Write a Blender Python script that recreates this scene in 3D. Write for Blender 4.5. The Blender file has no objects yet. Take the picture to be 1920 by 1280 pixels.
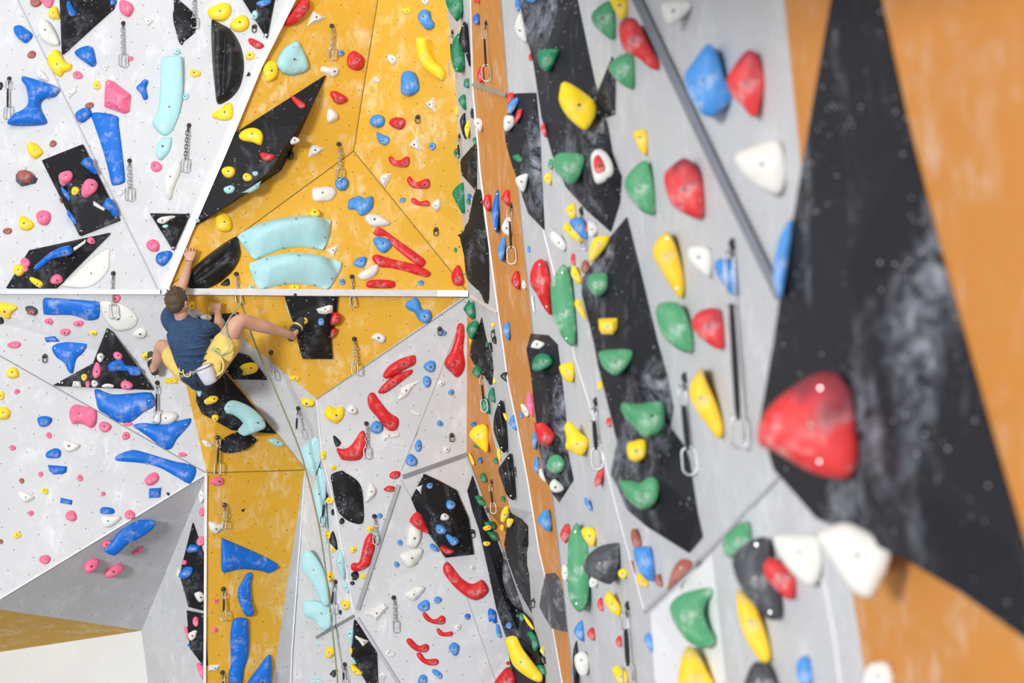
import bpy, bmesh, math, random
from mathutils import Vector, Matrix, noise
from mathutils.bvhtree import BVHTree
from mathutils.geometry import delaunay_2d_cdt

# ------------------------------------------------------------------ camera, world, lights, exposure
scene = bpy.context.scene
COL = scene.collection
F = 3200.0            # focal length in pixels of the 1920 px wide frame (60 mm on 36 mm)
ZC = 5.6              # eye height above the hall floor
cam = bpy.data.cameras.new('camera')
cam.lens = 60.0; cam.sensor_width = 36.0; cam.clip_end = 200
cam.dof.use_dof = True
cam.dof.focus_distance = 14.3
cam.dof.aperture_fstop = 1.45
camo = bpy.data.objects.new('camera', cam)
camo.location = (0, 0, ZC); camo.rotation_euler = (math.pi/2, 0, 0)
COL.objects.link(camo); scene.camera = camo

world = bpy.data.worlds.new('hall_light'); scene.world = world; world.use_nodes = True
world.node_tree.nodes['Background'].inputs[0].default_value = (0.97, 0.98, 1.0, 1)
world.node_tree.nodes['Background'].inputs[1].default_value = 0.80

def area(name, loc, target, size, power, color=(1, 1, 1)):
    l = bpy.data.lights.new(name, 'AREA'); l.shape = 'RECTANGLE'
    l.size, l.size_y = size; l.energy = power; l.color = color
    o = bpy.data.objects.new(name, l); o.location = loc
    d = Vector(target) - Vector(loc)
    o.rotation_euler = d.to_track_quat('-Z', 'Y').to_euler()
    COL.objects.link(o); return o
area('hall_ceiling_light', (-3, 8.0, 12.5), (-2, 14, 5), (8, 5), 300, (1, .99, .97))
area('hall_window_light', (-14.5, -19.0, 9.5), (-1.0, 14.5, 5.6), (5.0, 4.0), 12000, (.97, .985, 1))

scene.view_settings.view_transform = 'Standard'
scene.view_settings.look = 'None'
scene.view_settings.gamma = 1
scene.view_settings.use_curve_mapping = False
scene.view_settings.exposure = -0.42

# ------------------------------------------------------------------ helpers
def W(px, py, D):
    return Vector(((px-960)/F*D, D, ZC + (640-py)/F*D))
def right_D(px, py):          # the overhanging right wall is one leaning plane
    return 1.995/((px-960)/F + 0.158 + 0.08*(640-py)/F)
CAM = Vector((0, 0, ZC))

def srgb(r, g, b):
    def f(c):
        c /= 255.0
        return c/12.92 if c <= .04045 else ((c+.055)/1.055)**2.4
    return (f(r), f(g), f(b), 1)

def link(name, me, mat=None, parent=None):
    o = bpy.data.objects.new(name, me); COL.objects.link(o)
    if mat: me.materials.append(mat)
    if parent: o.parent = parent
    return o
def tag(o, label=None, cat=None, group=None, kind=None):
    if label: o['label'] = label
    if cat: o['category'] = cat
    if group: o['group'] = group
    if kind: o['kind'] = kind
    return o
def empty(name, loc, label, cat, group=None):
    o = bpy.data.objects.new(name, None); COL.objects.link(o); o.location = loc
    o.empty_display_size = .05
    return tag(o, label, cat, group)
def mesh_from(name, verts, faces, smooth=False):
    me = bpy.data.meshes.new(name); me.from_pydata([tuple(v) for v in verts], [], faces)
    if smooth:
        me.polygons.foreach_set('use_smooth', [True]*len(me.polygons))
    me.update(); return me

# ------------------------------------------------------------------ materials
def node_mat(name):
    m = bpy.data.materials.new(name); m.use_nodes = True
    nt = m.node_tree; b = nt.nodes['Principled BSDF']
    return m, nt, b
def N(nt, t, **kw):
    n = nt.nodes.new(t)
    for k, v in kw.items(): setattr(n, k, v)
    return n
def ramp(nt, src, p0, c0, p1, c1):
    r = N(nt, 'ShaderNodeValToRGB'); e = r.color_ramp.elements
    e[0].position = p0; e[0].color = c0; e[1].position = p1; e[1].color = c1
    nt.links.new(src, r.inputs[0]); return r.outputs[0]
def mix(nt, fac, a, b):
    m = N(nt, 'ShaderNodeMix', data_type='RGBA')
    if isinstance(fac, float): m.inputs[0].default_value = fac
    else: nt.links.new(fac, m.inputs[0])
    for s, i in ((a, 6), (b, 7)):
        if isinstance(s, tuple): m.inputs[i].default_value = s
        else: nt.links.new(s, m.inputs[i])
    return m.outputs[2]
BW0 = (0, 0, 0, 1); BW1 = (1, 1, 1, 1)
def noise_tex(nt, vec, scale, detail=4, rough=.55, dist=0, stretch=None):
    n = N(nt, 'ShaderNodeTexNoise'); n.inputs['Scale'].default_value = scale
    n.inputs['Detail'].default_value = detail; n.inputs['Roughness'].default_value = rough
    n.inputs['Distortion'].default_value = dist
    if stretch:
        mp = N(nt, 'ShaderNodeMapping'); mp.inputs['Scale'].default_value = stretch
        nt.links.new(vec, mp.inputs[0]); vec = mp.outputs[0]
    nt.links.new(vec, n.inputs['Vector']); return n.outputs['Fac']
def dots(nt, vec, pitch, rad, rnd, soft=.3, rot=.28):
    mp = N(nt, 'ShaderNodeMapping'); mp.inputs['Rotation'].default_value = (0, 0, rot)
    nt.links.new(vec, mp.inputs[0])
    v = N(nt, 'ShaderNodeTexVoronoi'); v.voronoi_dimensions = '2D'
    v.inputs['Scale'].default_value = 1/pitch; v.inputs['Randomness'].default_value = rnd
    nt.links.new(mp.outputs[0], v.inputs['Vector'])
    r = rad/pitch
    return ramp(nt, v.outputs['Distance'], r*(1-soft), BW1, r*(1+soft), BW0)

def wall_mat(name, base, chalk, chalk_amt, hole, hole_r=.0046, grime=(.35, .35, .36, 1), rot=.28, rough=.6):
    m, nt, b = node_mat(name)
    uv = N(nt, 'ShaderNodeUVMap').outputs[0]
    c = mix(nt, ramp(nt, noise_tex(nt, uv, 1.3, 5), .35, BW0, .7, BW1),
            tuple(list(x*.93 for x in base[:3])+[1]), base)
    # wiped chalk: soft patches broken up by streaks
    p = ramp(nt, noise_tex(nt, uv, 3.2, 6, .62, .6), .47, BW0, .66, BW1)
    s = ramp(nt, noise_tex(nt, uv, 11, 5, .65, 1.2, (1, .45, 1)), .42, BW0, .64, BW1)
    mu = N(nt, 'ShaderNodeMath', operation='MULTIPLY'); nt.links.new(p, mu.inputs[0]); nt.links.new(s, mu.inputs[1])
    mu2 = N(nt, 'ShaderNodeMath', operation='MULTIPLY'); nt.links.new(mu.outputs[0], mu2.inputs[0]); mu2.inputs[1].default_value = chalk_amt
    c = mix(nt, mu2.outputs[0], c, chalk)
    sp = dots(nt, uv, .055, .0028, 1.0, .4, .0)
    sm = N(nt, 'ShaderNodeMath', operation='MULTIPLY'); nt.links.new(sp, sm.inputs[0]); sm.inputs[1].default_value = .45
    c = mix(nt, sm.outputs[0], c, grime)
    c = mix(nt, dots(nt, uv, .165, hole_r, .22, .25, rot), c, hole)
    nt.links.new(c, b.inputs['Base Color'])
    b.inputs['Roughness'].default_value = rough; b.inputs['Specular IOR Level'].default_value = .3
    bp = N(nt, 'ShaderNodeBump'); bp.inputs['Strength'].default_value = .08; bp.inputs['Distance'].default_value = .01
    nt.links.new(noise_tex(nt, uv, 60, 3), bp.inputs['Height']); nt.links.new(bp.outputs[0], b.inputs['Normal'])
    return m
GREY = srgb(208, 209, 211); 
M_GREY = wall_mat('grey_wall_paint', srgb(206, 207, 209), srgb(232, 233, 236), .7, srgb(70, 70, 72))
M_GREY_R = wall_mat('grey_right_wall_paint', srgb(208, 209, 211), srgb(228, 230, 234), .9, srgb(120, 118, 116), .004)
M_WHITEP = wall_mat('white_panel_paint', srgb(236, 236, 238), srgb(245, 245, 247), .6, srgb(90, 95, 100))
M_YEL = wall_mat('yellow_wall_paint', srgb(226, 172, 52), srgb(238, 218, 172), .85, srgb(60, 45, 20), grime=srgb(240, 220, 170))
M_ORA = wall_mat('orange_wall_paint', srgb(216, 144, 66), srgb(226, 194, 168), .8, srgb(190, 120, 50), .003, grime=srgb(235, 200, 160))
M_PAD = wall_mat('white_pad', srgb(236, 236, 232), srgb(245, 245, 245), .2, srgb(225, 225, 222), .001)

def black_mat(name, base, chalk_amt=.75, lo=.52, stretch=None, ps=2.6, wd=.24):
    m, nt, b = node_mat(name)
    uv = N(nt, 'ShaderNodeTexCoord').outputs['Object']
    p = ramp(nt, noise_tex(nt, uv, ps, 5, .6, .5, stretch), lo, BW0, lo+wd, BW1)
    s = ramp(nt, noise_tex(nt, uv, 12, 6, .7, .8), .40, BW0, .72, BW1)
    mu = N(nt, 'ShaderNodeMath', operation='MULTIPLY'); nt.links.new(p, mu.inputs[0]); nt.links.new(s, mu.inputs[1])
    mu2 = N(nt, 'ShaderNodeMath', operation='MULTIPLY'); nt.links.new(mu.outputs[0], mu2.inputs[0]); mu2.inputs[1].default_value = chalk_amt
    c = mix(nt, mu2.outputs[0], base, srgb(175, 180, 192))
    # screw heads and chalk specks
    v = N(nt, 'ShaderNodeTexVoronoi'); v.inputs['Scale'].default_value = 11; nt.links.new(uv, v.inputs['Vector'])
    c = mix(nt, ramp(nt, v.outputs['Distance'], .04, BW1, .06, BW0), c, srgb(205, 205, 205))
    v2 = N(nt, 'ShaderNodeTexVoronoi'); v2.inputs['Scale'].default_value = 34; nt.links.new(uv, v2.inputs['Vector'])
    d = ramp(nt, v2.outputs['Distance'], .10, BW1, .17, BW0)
    m3 = N(nt, 'ShaderNodeMath', operation='MULTIPLY'); nt.links.new(d, m3.inputs[0])
    nt.links.new(ramp(nt, noise_tex(nt, uv, 5, 2), .52, BW0, .6, BW1), m3.inputs[1])
    c = mix(nt, m3.outputs[0], c, srgb(190, 190, 195))
    nt.links.new(c, b.inputs['Base Color']); b.inputs['Roughness'].default_value = .6; b.inputs['Specular IOR Level'].default_value = .18
    return m
M_BLACK = black_mat('black_volume_plywood', srgb(31, 31, 34))
M_BLACKR = black_mat('black_volume_near', srgb(38, 39, 44), 1.0, .50, (1, 1, .45), 2.0, .15)

def hold_mat(name, base, chalk=.5, rough=.45, grime=None, light=(.9, .9, .9, 1), lip=0.0):
    m, nt, b = node_mat(name)
    tc = N(nt, 'ShaderNodeTexCoord').outputs['Object']
    p = ramp(nt, noise_tex(nt, tc, 9, 5, .6, .3), .52, BW0, .80, BW1)
    mu = N(nt, 'ShaderNodeMath', operation='MULTIPLY'); nt.links.new(p, mu.inputs[0]); mu.inputs[1].default_value = chalk
    c = mix(nt, mu.outputs[0], base, light)
    if grime:
        gs = noise_tex(nt, tc, 5, 3, .5)
        if lip:      # rubber and dust rubbed into the upper lip where hands and shoes go
            sep = N(nt, 'ShaderNodeSeparateXYZ'); nt.links.new(tc, sep.inputs[0])
            ma = N(nt, 'ShaderNodeMath', operation='MULTIPLY_ADD'); nt.links.new(sep.outputs['Z'], ma.inputs[0]); ma.inputs[1].default_value = lip
            nt.links.new(gs, ma.inputs[2]); gs = ma.outputs[0]
        g = ramp(nt, gs, .56, BW0, .72, BW1)
        mg = N(nt, 'ShaderNodeMath', operation='MULTIPLY'); nt.links.new(g, mg.inputs[0]); mg.inputs[1].default_value = .35 if not lip else .75
        c = mix(nt, mg.outputs[0], c, grime)
    nt.links.new(c, b.inputs['Base Color']); b.inputs['Roughness'].default_value = rough; b.inputs['Specular IOR Level'].default_value = .3
    bp = N(nt, 'ShaderNodeBump'); bp.inputs['Strength'].default_value = .25; bp.inputs['Distance'].default_value = .006
    nt.links.new(noise_tex(nt, tc, 45, 4), bp.inputs['Height']); nt.links.new(bp.outputs[0], b.inputs['Normal'])
    return m
MAT = dict(
    w=hold_mat('white_hold_resin', srgb(226, 225, 219), .3),
    k=hold_mat('black_hold_resin', srgb(28, 28, 31), .16, .4),
    d=hold_mat('dark_grey_hold_resin', srgb(72, 74, 80), .45, .5),
    y=hold_mat('yellow_hold_resin', srgb(255, 216, 38), .4, .45, srgb(196, 172, 90)),
    Y=hold_mat('dusty_yellow_hold_resin', srgb(247, 205, 52), .4, .5, srgb(176, 164, 128), lip=1.6),
    b=hold_mat('blue_hold_resin', srgb(20, 108, 206), .5, .4),
    B=hold_mat('chalky_blue_hold_resin', srgb(74, 144, 214), .6, .5),
    c=hold_mat('turquoise_hold_resin', srgb(170, 216, 220), .3, .45),
    r=hold_mat('red_hold_resin', srgb(214, 42, 46), .4, .35, srgb(90, 25, 30)),
    R=hold_mat('chalky_red_hold_resin', srgb(216, 62, 64), .6, .5, srgb(104, 58, 72), lip=2.2),
    p=hold_mat('pink_hold_resin', srgb(246, 112, 148), .35, .55),
    n=hold_mat('brown_hold_resin', srgb(165, 92, 76), .3, .5),
    g=hold_mat('green_hold_resin', srgb(28, 128, 84), .4, .45),
    G=hold_mat('faded_green_hold_resin', srgb(84, 158, 112), .75, .5),
)
def plain(name, col, rough=.5, metal=0.0, coat=0):
    m, nt, b = node_mat(name)
    tc = N(nt, 'ShaderNodeTexCoord').outputs['Object']
    c = mix(nt, noise_tex(nt, tc, 14, 4), tuple([x*.82 for x in col[:3]]+[1]), tuple([min(1, x*1.1) for x in col[:3]]+[1]))
    nt.links.new(c, b.inputs['Base Color'])
    b.inputs['Roughness'].default_value = rough; b.inputs['Metallic'].default_value = metal
    return m
M_BOLT = plain('bolt_steel', srgb(95, 92, 88), .4, .6)
M_STEEL = plain('bright_steel', srgb(175, 176, 178), .3, .75)
M_DSTEEL = plain('dark_chain_steel', srgb(84, 82, 80), .35, .7)
M_SLING = plain('black_webbing', srgb(35, 35, 38), .8)
M_EDGE = plain('worn_white_metal_edge', srgb(222, 222, 224), .4, .15)
M_EDGEG = plain('grey_metal_edge', srgb(150, 151, 154), .4, .3)
M_BEAM = plain('blue_grey_beam', srgb(140, 143, 152), .5, .1)
M_SEAML = plain('light_panel_joint', srgb(184, 184, 186), .7)
M_SEAMD = plain('dark_panel_joint', srgb(120, 92, 40), .7)
M_SEAMW = plain('white_panel_joint', srgb(235, 235, 236), .6)
M_SEAMG = plain('grey_panel_joint', srgb(140, 140, 142), .7)
M_FLOOR = plain('grey_hall_floor', srgb(128, 128, 130), .7)

# ------------------------------------------------------------------ the walls: faceted panels
def V3(t):
    px, py = t[0], t[1]
    return W(px, py, t[2] if len(t) > 2 and t[2] else right_D(px, py))
# back wall vertices (pixel, pixel, distance); a missing distance means the corner with the right wall
h0 = (-200, 546, 14.6); a0 = (-200, -120, 15.2); a1 = (-25, -120, 15.25); a3 = (600, -120, 14.8)
m1 = (480, 125, 14.7); m2 = (352, 430, 14.55); J = (308, 546, 14.45)
yt = (725, -120, 15.15); K = (663, 283, 15.0)
ca = (828, -120); cb = (836, 0); cc = (852, 130); cd = (860, 250); ce = (868, 430); C = (877, 550)
Nn = (594, 748, 14.8); G0 = (440, 622, 14.62); R0 = (422, 690, 14.75); P = (345, 705, 14.65); Q = (388, 887, 14.6); R = (571, 880, 15.1)
X = (-26, 1138, 14.2); Wv = (-200, 1140, 14.3); T = (265, 1182, 15.6); B0 = (-200, 1252, 15.9)
e1 = (292, 1400, 15.8); e2 = (381, 1400, 14.8); e3 = (493, 1400, 15.0); e4 = (540, 1400, 15.2)
Z = (667, 1155, 14.78); z1 = (628, 950, 14.78); z2 = (604, 850, 14.8); z3 = (592, 1195, 14.98)
M0 = (875, 850, 15.0); C2 = (876, 590, 14.88); s1 = (752, 893, 14.85); e5 = (825, 1400, 14.65)
q1 = (910, 950, 14.98); q2 = (945, 1045, 14.95); q3 = (990, 1180, 14.9); q4 = (1015, 1280, 14.7); q5 = (1045, 1400, 14.5)
hx = (-800, 546, 14.9)
back = [
    (M_GREY, [(-800, -120, 15.6), a0, h0, hx]), (M_GREY, [hx, h0, Wv, (-800, 1140, 14.7)]),
    (M_YEL, [(-800, 1140, 14.7), Wv, B0, (-800, 1252, 16.2)]), (M_PAD, [(-800, 1252, 16.2), B0, (-200, 1400, 15.9), (-800, 1400, 16.2)]),
    (M_GREY, [a0, a1, J, h0]), (M_GREY, [a1, a3, m1, m2, J]),
    (M_YEL, [a3, yt, K, J, m2, m1]), (M_YEL, [yt, ca, cb, cc, cd, ce, C, K]), (M_YEL, [K, C, J]),
    (M_YEL, [J, C, Nn, G0]),
    (M_GREY, [h0, J, P, Q]), (M_GREY, [h0, Q, X, Wv]),
    (M_GREY, [Q, T, X]), (M_YEL, [Wv, X, T, B0]), (M_PAD, [B0, T, e1, (-200, 1400, 15.9)]),
    (M_GREY, [Q, e2, e1, T]), (M_YEL, [J, R0, R, Q, P]), (M_GREY, [J, G0, Nn, R, R0]),
    (M_YEL, [Q, R, e3, e2]), (M_GREY, [R, e4, e3]), (M_GREY, [Nn, z2, z1, Z, z3, e4, R]), (M_GREY, [z3, Z, e5, e4]),
    (M_GREY, [Nn, C, C2, M0, s1, Z, z1, z2]), (M_GREY, [M0, q1, q2, q3, q4, q5, e5, Z, s1]),
]
st = [(878, -120), (882, 0), (885, 107), (887, 175), (894, 250), (900, 320), (912, 420), (925, 520), (934, 585), (942, 640),
      (952, 715), (970, 800), (990, 905), (999, 960), (1010, 1030), (1020, 1072), (1037, 1182), (1054, 1280), (1075, 1400)]
sr = [(934, -120), (939, 0), (947, 100), (952, 172), (962, 280), (972, 357), (980, 445), (990, 532), (1000, 632), (1018, 780),
      (1035, 922), (1040, 960), (1057, 1110), (1065, 1185), (1076, 1280), (1095, 1400)]
ob = [(884, 585, 14.8), (900, 650), (915, 775), (925, 820), (955, 950), (950, 1000, 14.9), q2]
bl = [(1130, -120), (1187, 0), (1337, 320), (1450, 545), (1460, 890)]
og = [(1462, -120), (1470, 0), (1500, 290), (1580, 1000), (1612, 1200), (1640, 1400)]
w0 = (1220, 1150, 8.1); w1 = (1335, 1040, 7.35); w2 = (1375, 1400, 7.2); w3 = (1235, 1400, 7.9)
right = [
    (M_GREY_R, [ca, cb, cc, cd, ce, C] + st[8::-1]),
    (M_ORA, st + sr[::-1]),
    (M_ORA, [C2] + ob + [q1, M0]),
    (M_GREY_R, [C] + st[8:] + [q5, q4, q3, q2] + ob[5::-1] + [C2]),
    (M_GREY_R, sr + [(1235, 1400), (1220, 1150), (1335, 1040), bl[4], bl[3], bl[2], bl[1], bl[0]]),
    (M_WHITEP, [w0, w1, w2, w3]), (M_WHITEP, [w0, w3, (1235, 1400), (1220, 1150)]),
    (M_GREY_R, [w1, bl[4], og[3], og[4], og[5], w2]),
    (M_GREY_R, bl + [og[3], og[2], og[1], og[0]]),
    (M_ORA, og + [(2250, 1400), (2250, -120)]),
]
ALLV = []; ALLF = []
def build_wall(name, facets, label):
    mats = []; verts = []; faces = []; fm = []; uvs = []
    for mat, poly in facets:
        if mat not in mats: mats.append(mat)
        pts2 = [Vector((p[0], p[1])) for p in poly]
        r = delaunay_2d_cdt(pts2, [], [list(range(len(pts2)))], 1, 1e-4)
        P3 = [V3(p) for p in poly]
        n = Vector((0, 0, 0))
        for f in r[2]:
            ids = [r[3][i][0] for i in f]
            nn = (P3[ids[1]]-P3[ids[0]]).cross(P3[ids[2]]-P3[ids[0]])
            if nn.dot(CAM-P3[ids[0]]) < 0: ids = ids[::-1]; nn = -nn
            n += nn
            b = len(verts)
            verts += [P3[i] for i in ids]; faces.append(list(range(b, b+len(ids)))); fm.append(mats.index(mat))
        # the walls carry on above and below the picture
        for i in range(len(poly)):
            pa, pb = poly[i], poly[(i+1) % len(poly)]
            if pa[1] == pb[1] and pa[1] in (-120, 1400):
                A3, B3 = P3[i], P3[(i+1) % len(poly)]
                if pa[1] == 1400: A4, B4 = Vector((A3.x, A3.y, 0)), Vector((B3.x, B3.y, 0))
                else:
                    sx_ = -.5 if name == 'wall_right' else 0
                    up_ = Vector((sx_, 0, 3.2))
                    if min(pa[0], pb[0]) >= 1130: up_ = Vector((-3.2, 0, 1.0))     # unseen overhang added above the near part to shade its panels
                    A4, B4 = A3+up_, B3+up_
                q = [A3, B3, B4, A4]
                if (q[1]-q[0]).cross(q[2]-q[0]).dot(CAM-q[0]) < 0: q = q[::-1]
                b = len(verts); verts += q; faces.append([b, b+1, b+2, b+3]); fm.append(mats.index(mat))
        n.normalize(); u = Vector((0, 0, 1)).cross(n).normalized(); v = n.cross(u)
        for k in range(len(uvs), len(verts)): uvs.append((verts[k].dot(u), verts[k].dot(v)))
    me = bpy.data.meshes.new(name); me.from_pydata([tuple(v) for v in verts], [], faces)
    for m in mats: me.materials.append(m)
    for p, i in zip(me.polygons, fm): p.material_index = i
    ul = me.uv_layers.new(name='UVMap')
    for p in me.polygons:
        for li in p.loop_indices: ul.data[li].uv = uvs[me.loops[li].vertex_index]
    me.update()
    b = len(ALLV); ALLV.extend(verts); ALLF.extend([[i+b for i in f] for f in faces])
    o = link(name, me); tag(o, label, kind='structure'); return o
build_wall('wall_back', back, 'grey and yellow faceted climbing wall facing the camera')
build_wall('wall_right', right, 'grey and orange overhanging climbing wall running towards the camera')
fl = mesh_from('floor', [(-18, -24, 0), (14, -24, 0), (14, 18, 0), (-18, 18, 0)], [[0, 1, 2, 3]])
tag(link('floor', fl, M_FLOOR), 'grey hall floor', kind='structure')
WALLS = BVHTree.FromPolygons(ALLV, ALLF)
TREE = WALLS
def cast(px, py, tree=None):
    d = W(px, py, 1.0) - CAM
    loc, nrm, idx, dist = (tree or TREE).ray_cast(CAM, d.normalized())
    if loc is None:
        loc = W(px, py, right_D(px, py) if px > 870 else 15); nrm = -d.normalized()
    if nrm.dot(d) > 0: nrm = -nrm
    return loc, nrm

# ------------------------------------------------------------------ metal edges and panel joints
trim_n = 0
def strip(pts, width, thick, mat, label, seg=10, tree=None, both=True):
    """a flat bar of the given pixel width lying on the wall along the pixel path"""
    global trim_n; trim_n += 1
    V = []
    path = []
    for (a, b) in zip(pts[:-1], pts[1:]):
        for k in range(seg):
            t = k/seg; path.append((a[0]+(b[0]-a[0])*t, a[1]+(b[1]-a[1])*t))
    path.append(pts[-1])
    n = len(path); verts = []; faces = []
    for i, (x, y) in enumerate(path):
        x0, y0 = path[max(0, i-1)]; x1, y1 = path[min(n-1, i+1)]
        L = math.hypot(x1-x0, y1-y0); nx, ny = -(y1-y0)/L*width/2, (x1-x0)/L*width/2
        c, nr = cast(x, y, WALLS); v = (CAM-c).normalized()
        D = c.y
        for s in (-1, 1):
            p, _ = cast(x+nx*s, y+ny*s, WALLS)
            D = min(D, p.y)
        for s in (-1, 1):
            p = W(x+nx*s, y+ny*s, D); verts += [p+v*thick, p-v*.03]
    for i in range(n-1):
        a = i*4; b = a+4
        for q in ((0, 2), (2, 3), (3, 1), (1, 0)):
            faces.append([a+q[0], a+q[1], b+q[1], b+q[0]])
    faces.append([0, 1, 3, 2]); e = (n-1)*4; faces.append([e, e+2, e+3, e+1])
    o = link('trim_%d' % trim_n, mesh_from('trim', verts, faces), mat)
    tag(o, label, kind='structure'); return o
strip([(-190, 546.5), (300, 547)], 9, .03, M_EDGEG, 'grey metal edge along the left horizontal fold')
strip([(303, 546), (878, 550)], 12, .035, M_EDGE, 'white metal edge along the yellow horizontal fold')
strip([(300, 551), (600, 554), (878, 555)], 2.5, .036, M_EDGEG, 'grey lower lip of the yellow horizontal fold')
strip([(598, -110), (547, 0), (484, 125), (418, 285), (355, 430), (309, 541)], 14, .03, M_EDGE, 'worn white metal edge of the diagonal fold')
strip([(882, 554), (932, 585)], 7, .03, M_EDGE, 'short metal edge in the corner joint')
strip([(755, 894), (874, 852)], 8, .012, M_EDGEG, 'grey metal strip under the tall grey panel')
strip([(747, 909), (670, 1143)], 8, .012, M_EDGEG, 'long slanting grey metal strip')
strip([(592, 1195), (663, 1154)], 5, .02, M_EDGEG, 'short grey metal strip at the bottom')
strip([(669, 1158), (748, 1283), (824, 1390)], 6, .015, M_EDGEG, 'grey metal strip running to the bottom edge')
strip([(885, 156), (948, 178)], 9, .015, M_EDGEG, 'grey metal strip across the orange stripe')
strip([(875, 855), (911, 952), (946, 1044)], 3.5, .015, M_EDGEG, 'thin metal edge left of the orange panel')
strip([(1205, 1148), (1330, 1030), (1462, 890)], 7, .03, M_EDGE, 'pale metal edge above the white panel')
strip([(1140, -100), (1194, 0), (1345, 320), (1462, 560)], 17, .07, M_BEAM, 'blue grey metal beam between the near panels')
strip(st[0:9], 3, .012, M_SEAMW, 'white edge left of the orange stripe', 3)
strip(st[8:], 2.5, .012, M_SEAMW, 'white edge left of the lower orange stripe', 3)
strip(sr, 1.6, .006, M_SEAMG, 'grey edge right of the orange stripe', 3)
strip([(386, 890), (383, 1390)], 5, .02, M_SEAMW, 'light edge left of the yellow column')
strip([(422, 692), (571, 880)], 3, .012, plain('yellow_edge', srgb(214, 160, 60)), 'yellow edge of the column')
strip([(33-58, -120), (33, 0), (296, 543)], 3, .006, M_SEAML, 'joint in the upper left grey wall')
strip([(-190, 560), (0, 667), (388, 887)], 1.8, .004, M_SEAMG, 'joint in the lower left grey wall')
strip([(388, 887), (0, 1122)], 2.5, .006, M_SEAMW, 'light lower edge of the left grey wall')
strip([(723, -110), (708, 0), (663, 283)], 1.4, .004, M_SEAMD, 'joint in the yellow wall going up')
strip([(663, 283), (310, 541)], 1.4, .004, M_SEAMD, 'joint in the yellow wall going left')
strip([(663, 283), (876, 546)], 1.4, .004, M_SEAMD, 'joint in the yellow wall going right')
strip([(594, 748), (876, 556)], 1.6, .004, M_SEAMG, 'lower edge of the yellow triangle')
strip([(388, 886), (571, 881)], 1.4, .004, M_SEAMD, 'joint across the yellow column')
strip([(571, 895), (547, 1220), (542, 1390)], 2.2, .006, M_SEAMW, 'white joint in the grey groove')
strip([(594, 750), (603, 850), (628, 950), (664, 1150)], 2.2, .006, M_SEAMW, 'white joint left of the red holds')
strip([(862, 605), (752, 882)], 1.6, .004, M_SEAML, 'joint in the tall grey panel')
strip([(752, 900), (875, 1120), (930, 1280), (965, 1390)], 1.4, .004, M_SEAML, 'joint in the low grey panel')
strip([(1018, 430), (1078, 672), (1112, 780), (1158, 962), (1209, 1150)], 2.2, .004, M_SEAMW, 'white joint in the grey right wall')
strip([(1500, 1010), (1548, 1100), (1565, 1200), (1590, 1390)], 4, .008, M_SEAMW, 'white joint near the bottom right')

# ------------------------------------------------------------------ hold building
def catmull(P, m):
    out = []; n = len(P)
    for i in range(n):
        p0, p1, p2, p3 = P[i-1], P[i], P[(i+1) % n], P[(i+2) % n]
        for k in range(m):
            t = k/m; t2 = t*t; t3 = t2*t
            out.append(tuple(.5*((2*p1[j]) + (-p0[j]+p2[j])*t + (2*p0[j]-5*p1[j]+4*p2[j]-p3[j])*t2 + (-p0[j]+3*p1[j]-3*p2[j]+p3[j])*t3) for j in (0, 1)))
    return out
def round_poly(P, rr=.14):
    out = []; n = len(P)
    for i in range(n):
        a, b, c = P[i-1], P[i], P[(i+1) % n]
        for q, t in ((a, rr), (a, rr*.35), (c, rr*.35), (c, rr)):
            k = t if t == rr else rr*.30
            out.append((b[0]+(q[0]-b[0])*k, b[1]+(q[1]-b[1])*k))
    return out
def resample(P, n):
    L = [0]
    for i in range(len(P)):
        a, b = P[i], P[(i+1) % len(P)]; L.append(L[-1]+math.hypot(b[0]-a[0], b[1]-a[1]))
    tot = L[-1]; out = []; j = 0
    for k in range(n):
        s = tot*k/n
        while L[j+1] < s: j += 1
        a, b = P[j], P[(j+1) % len(P)]; t = (s-L[j])/max(1e-9, L[j+1]-L[j])
        out.append((a[0]+(b[0]-a[0])*t, a[1]+(b[1]-a[1])*t))
    return out
def inside(x, y, P):
    c = False
    for i in range(len(P)):
        x0, y0 = P[i]; x1, y1 = P[i-1]
        if (y0 > y) != (y1 > y) and x < (x1-x0)*(y-y0)/(y1-y0)+x0: c = not c
    return c
def dist_b(x, y, P):
    best = 1e9
    for i in range(len(P)):
        x0, y0 = P[i-1]; x1, y1 = P[i]; dx, dy = x1-x0, y1-y0
        t = max(0, min(1, ((x-x0)*dx+(y-y0)*dy)/max(1e-12, dx*dx+dy*dy)))
        d = math.hypot(x-x0-t*dx, y-y0-t*dy)
        if d < best: best = d
    return best
def signed(P):
    return sum(P[i-1][0]*P[i][1]-P[i][0]*P[i-1][1] for i in range(len(P)))/2

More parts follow.
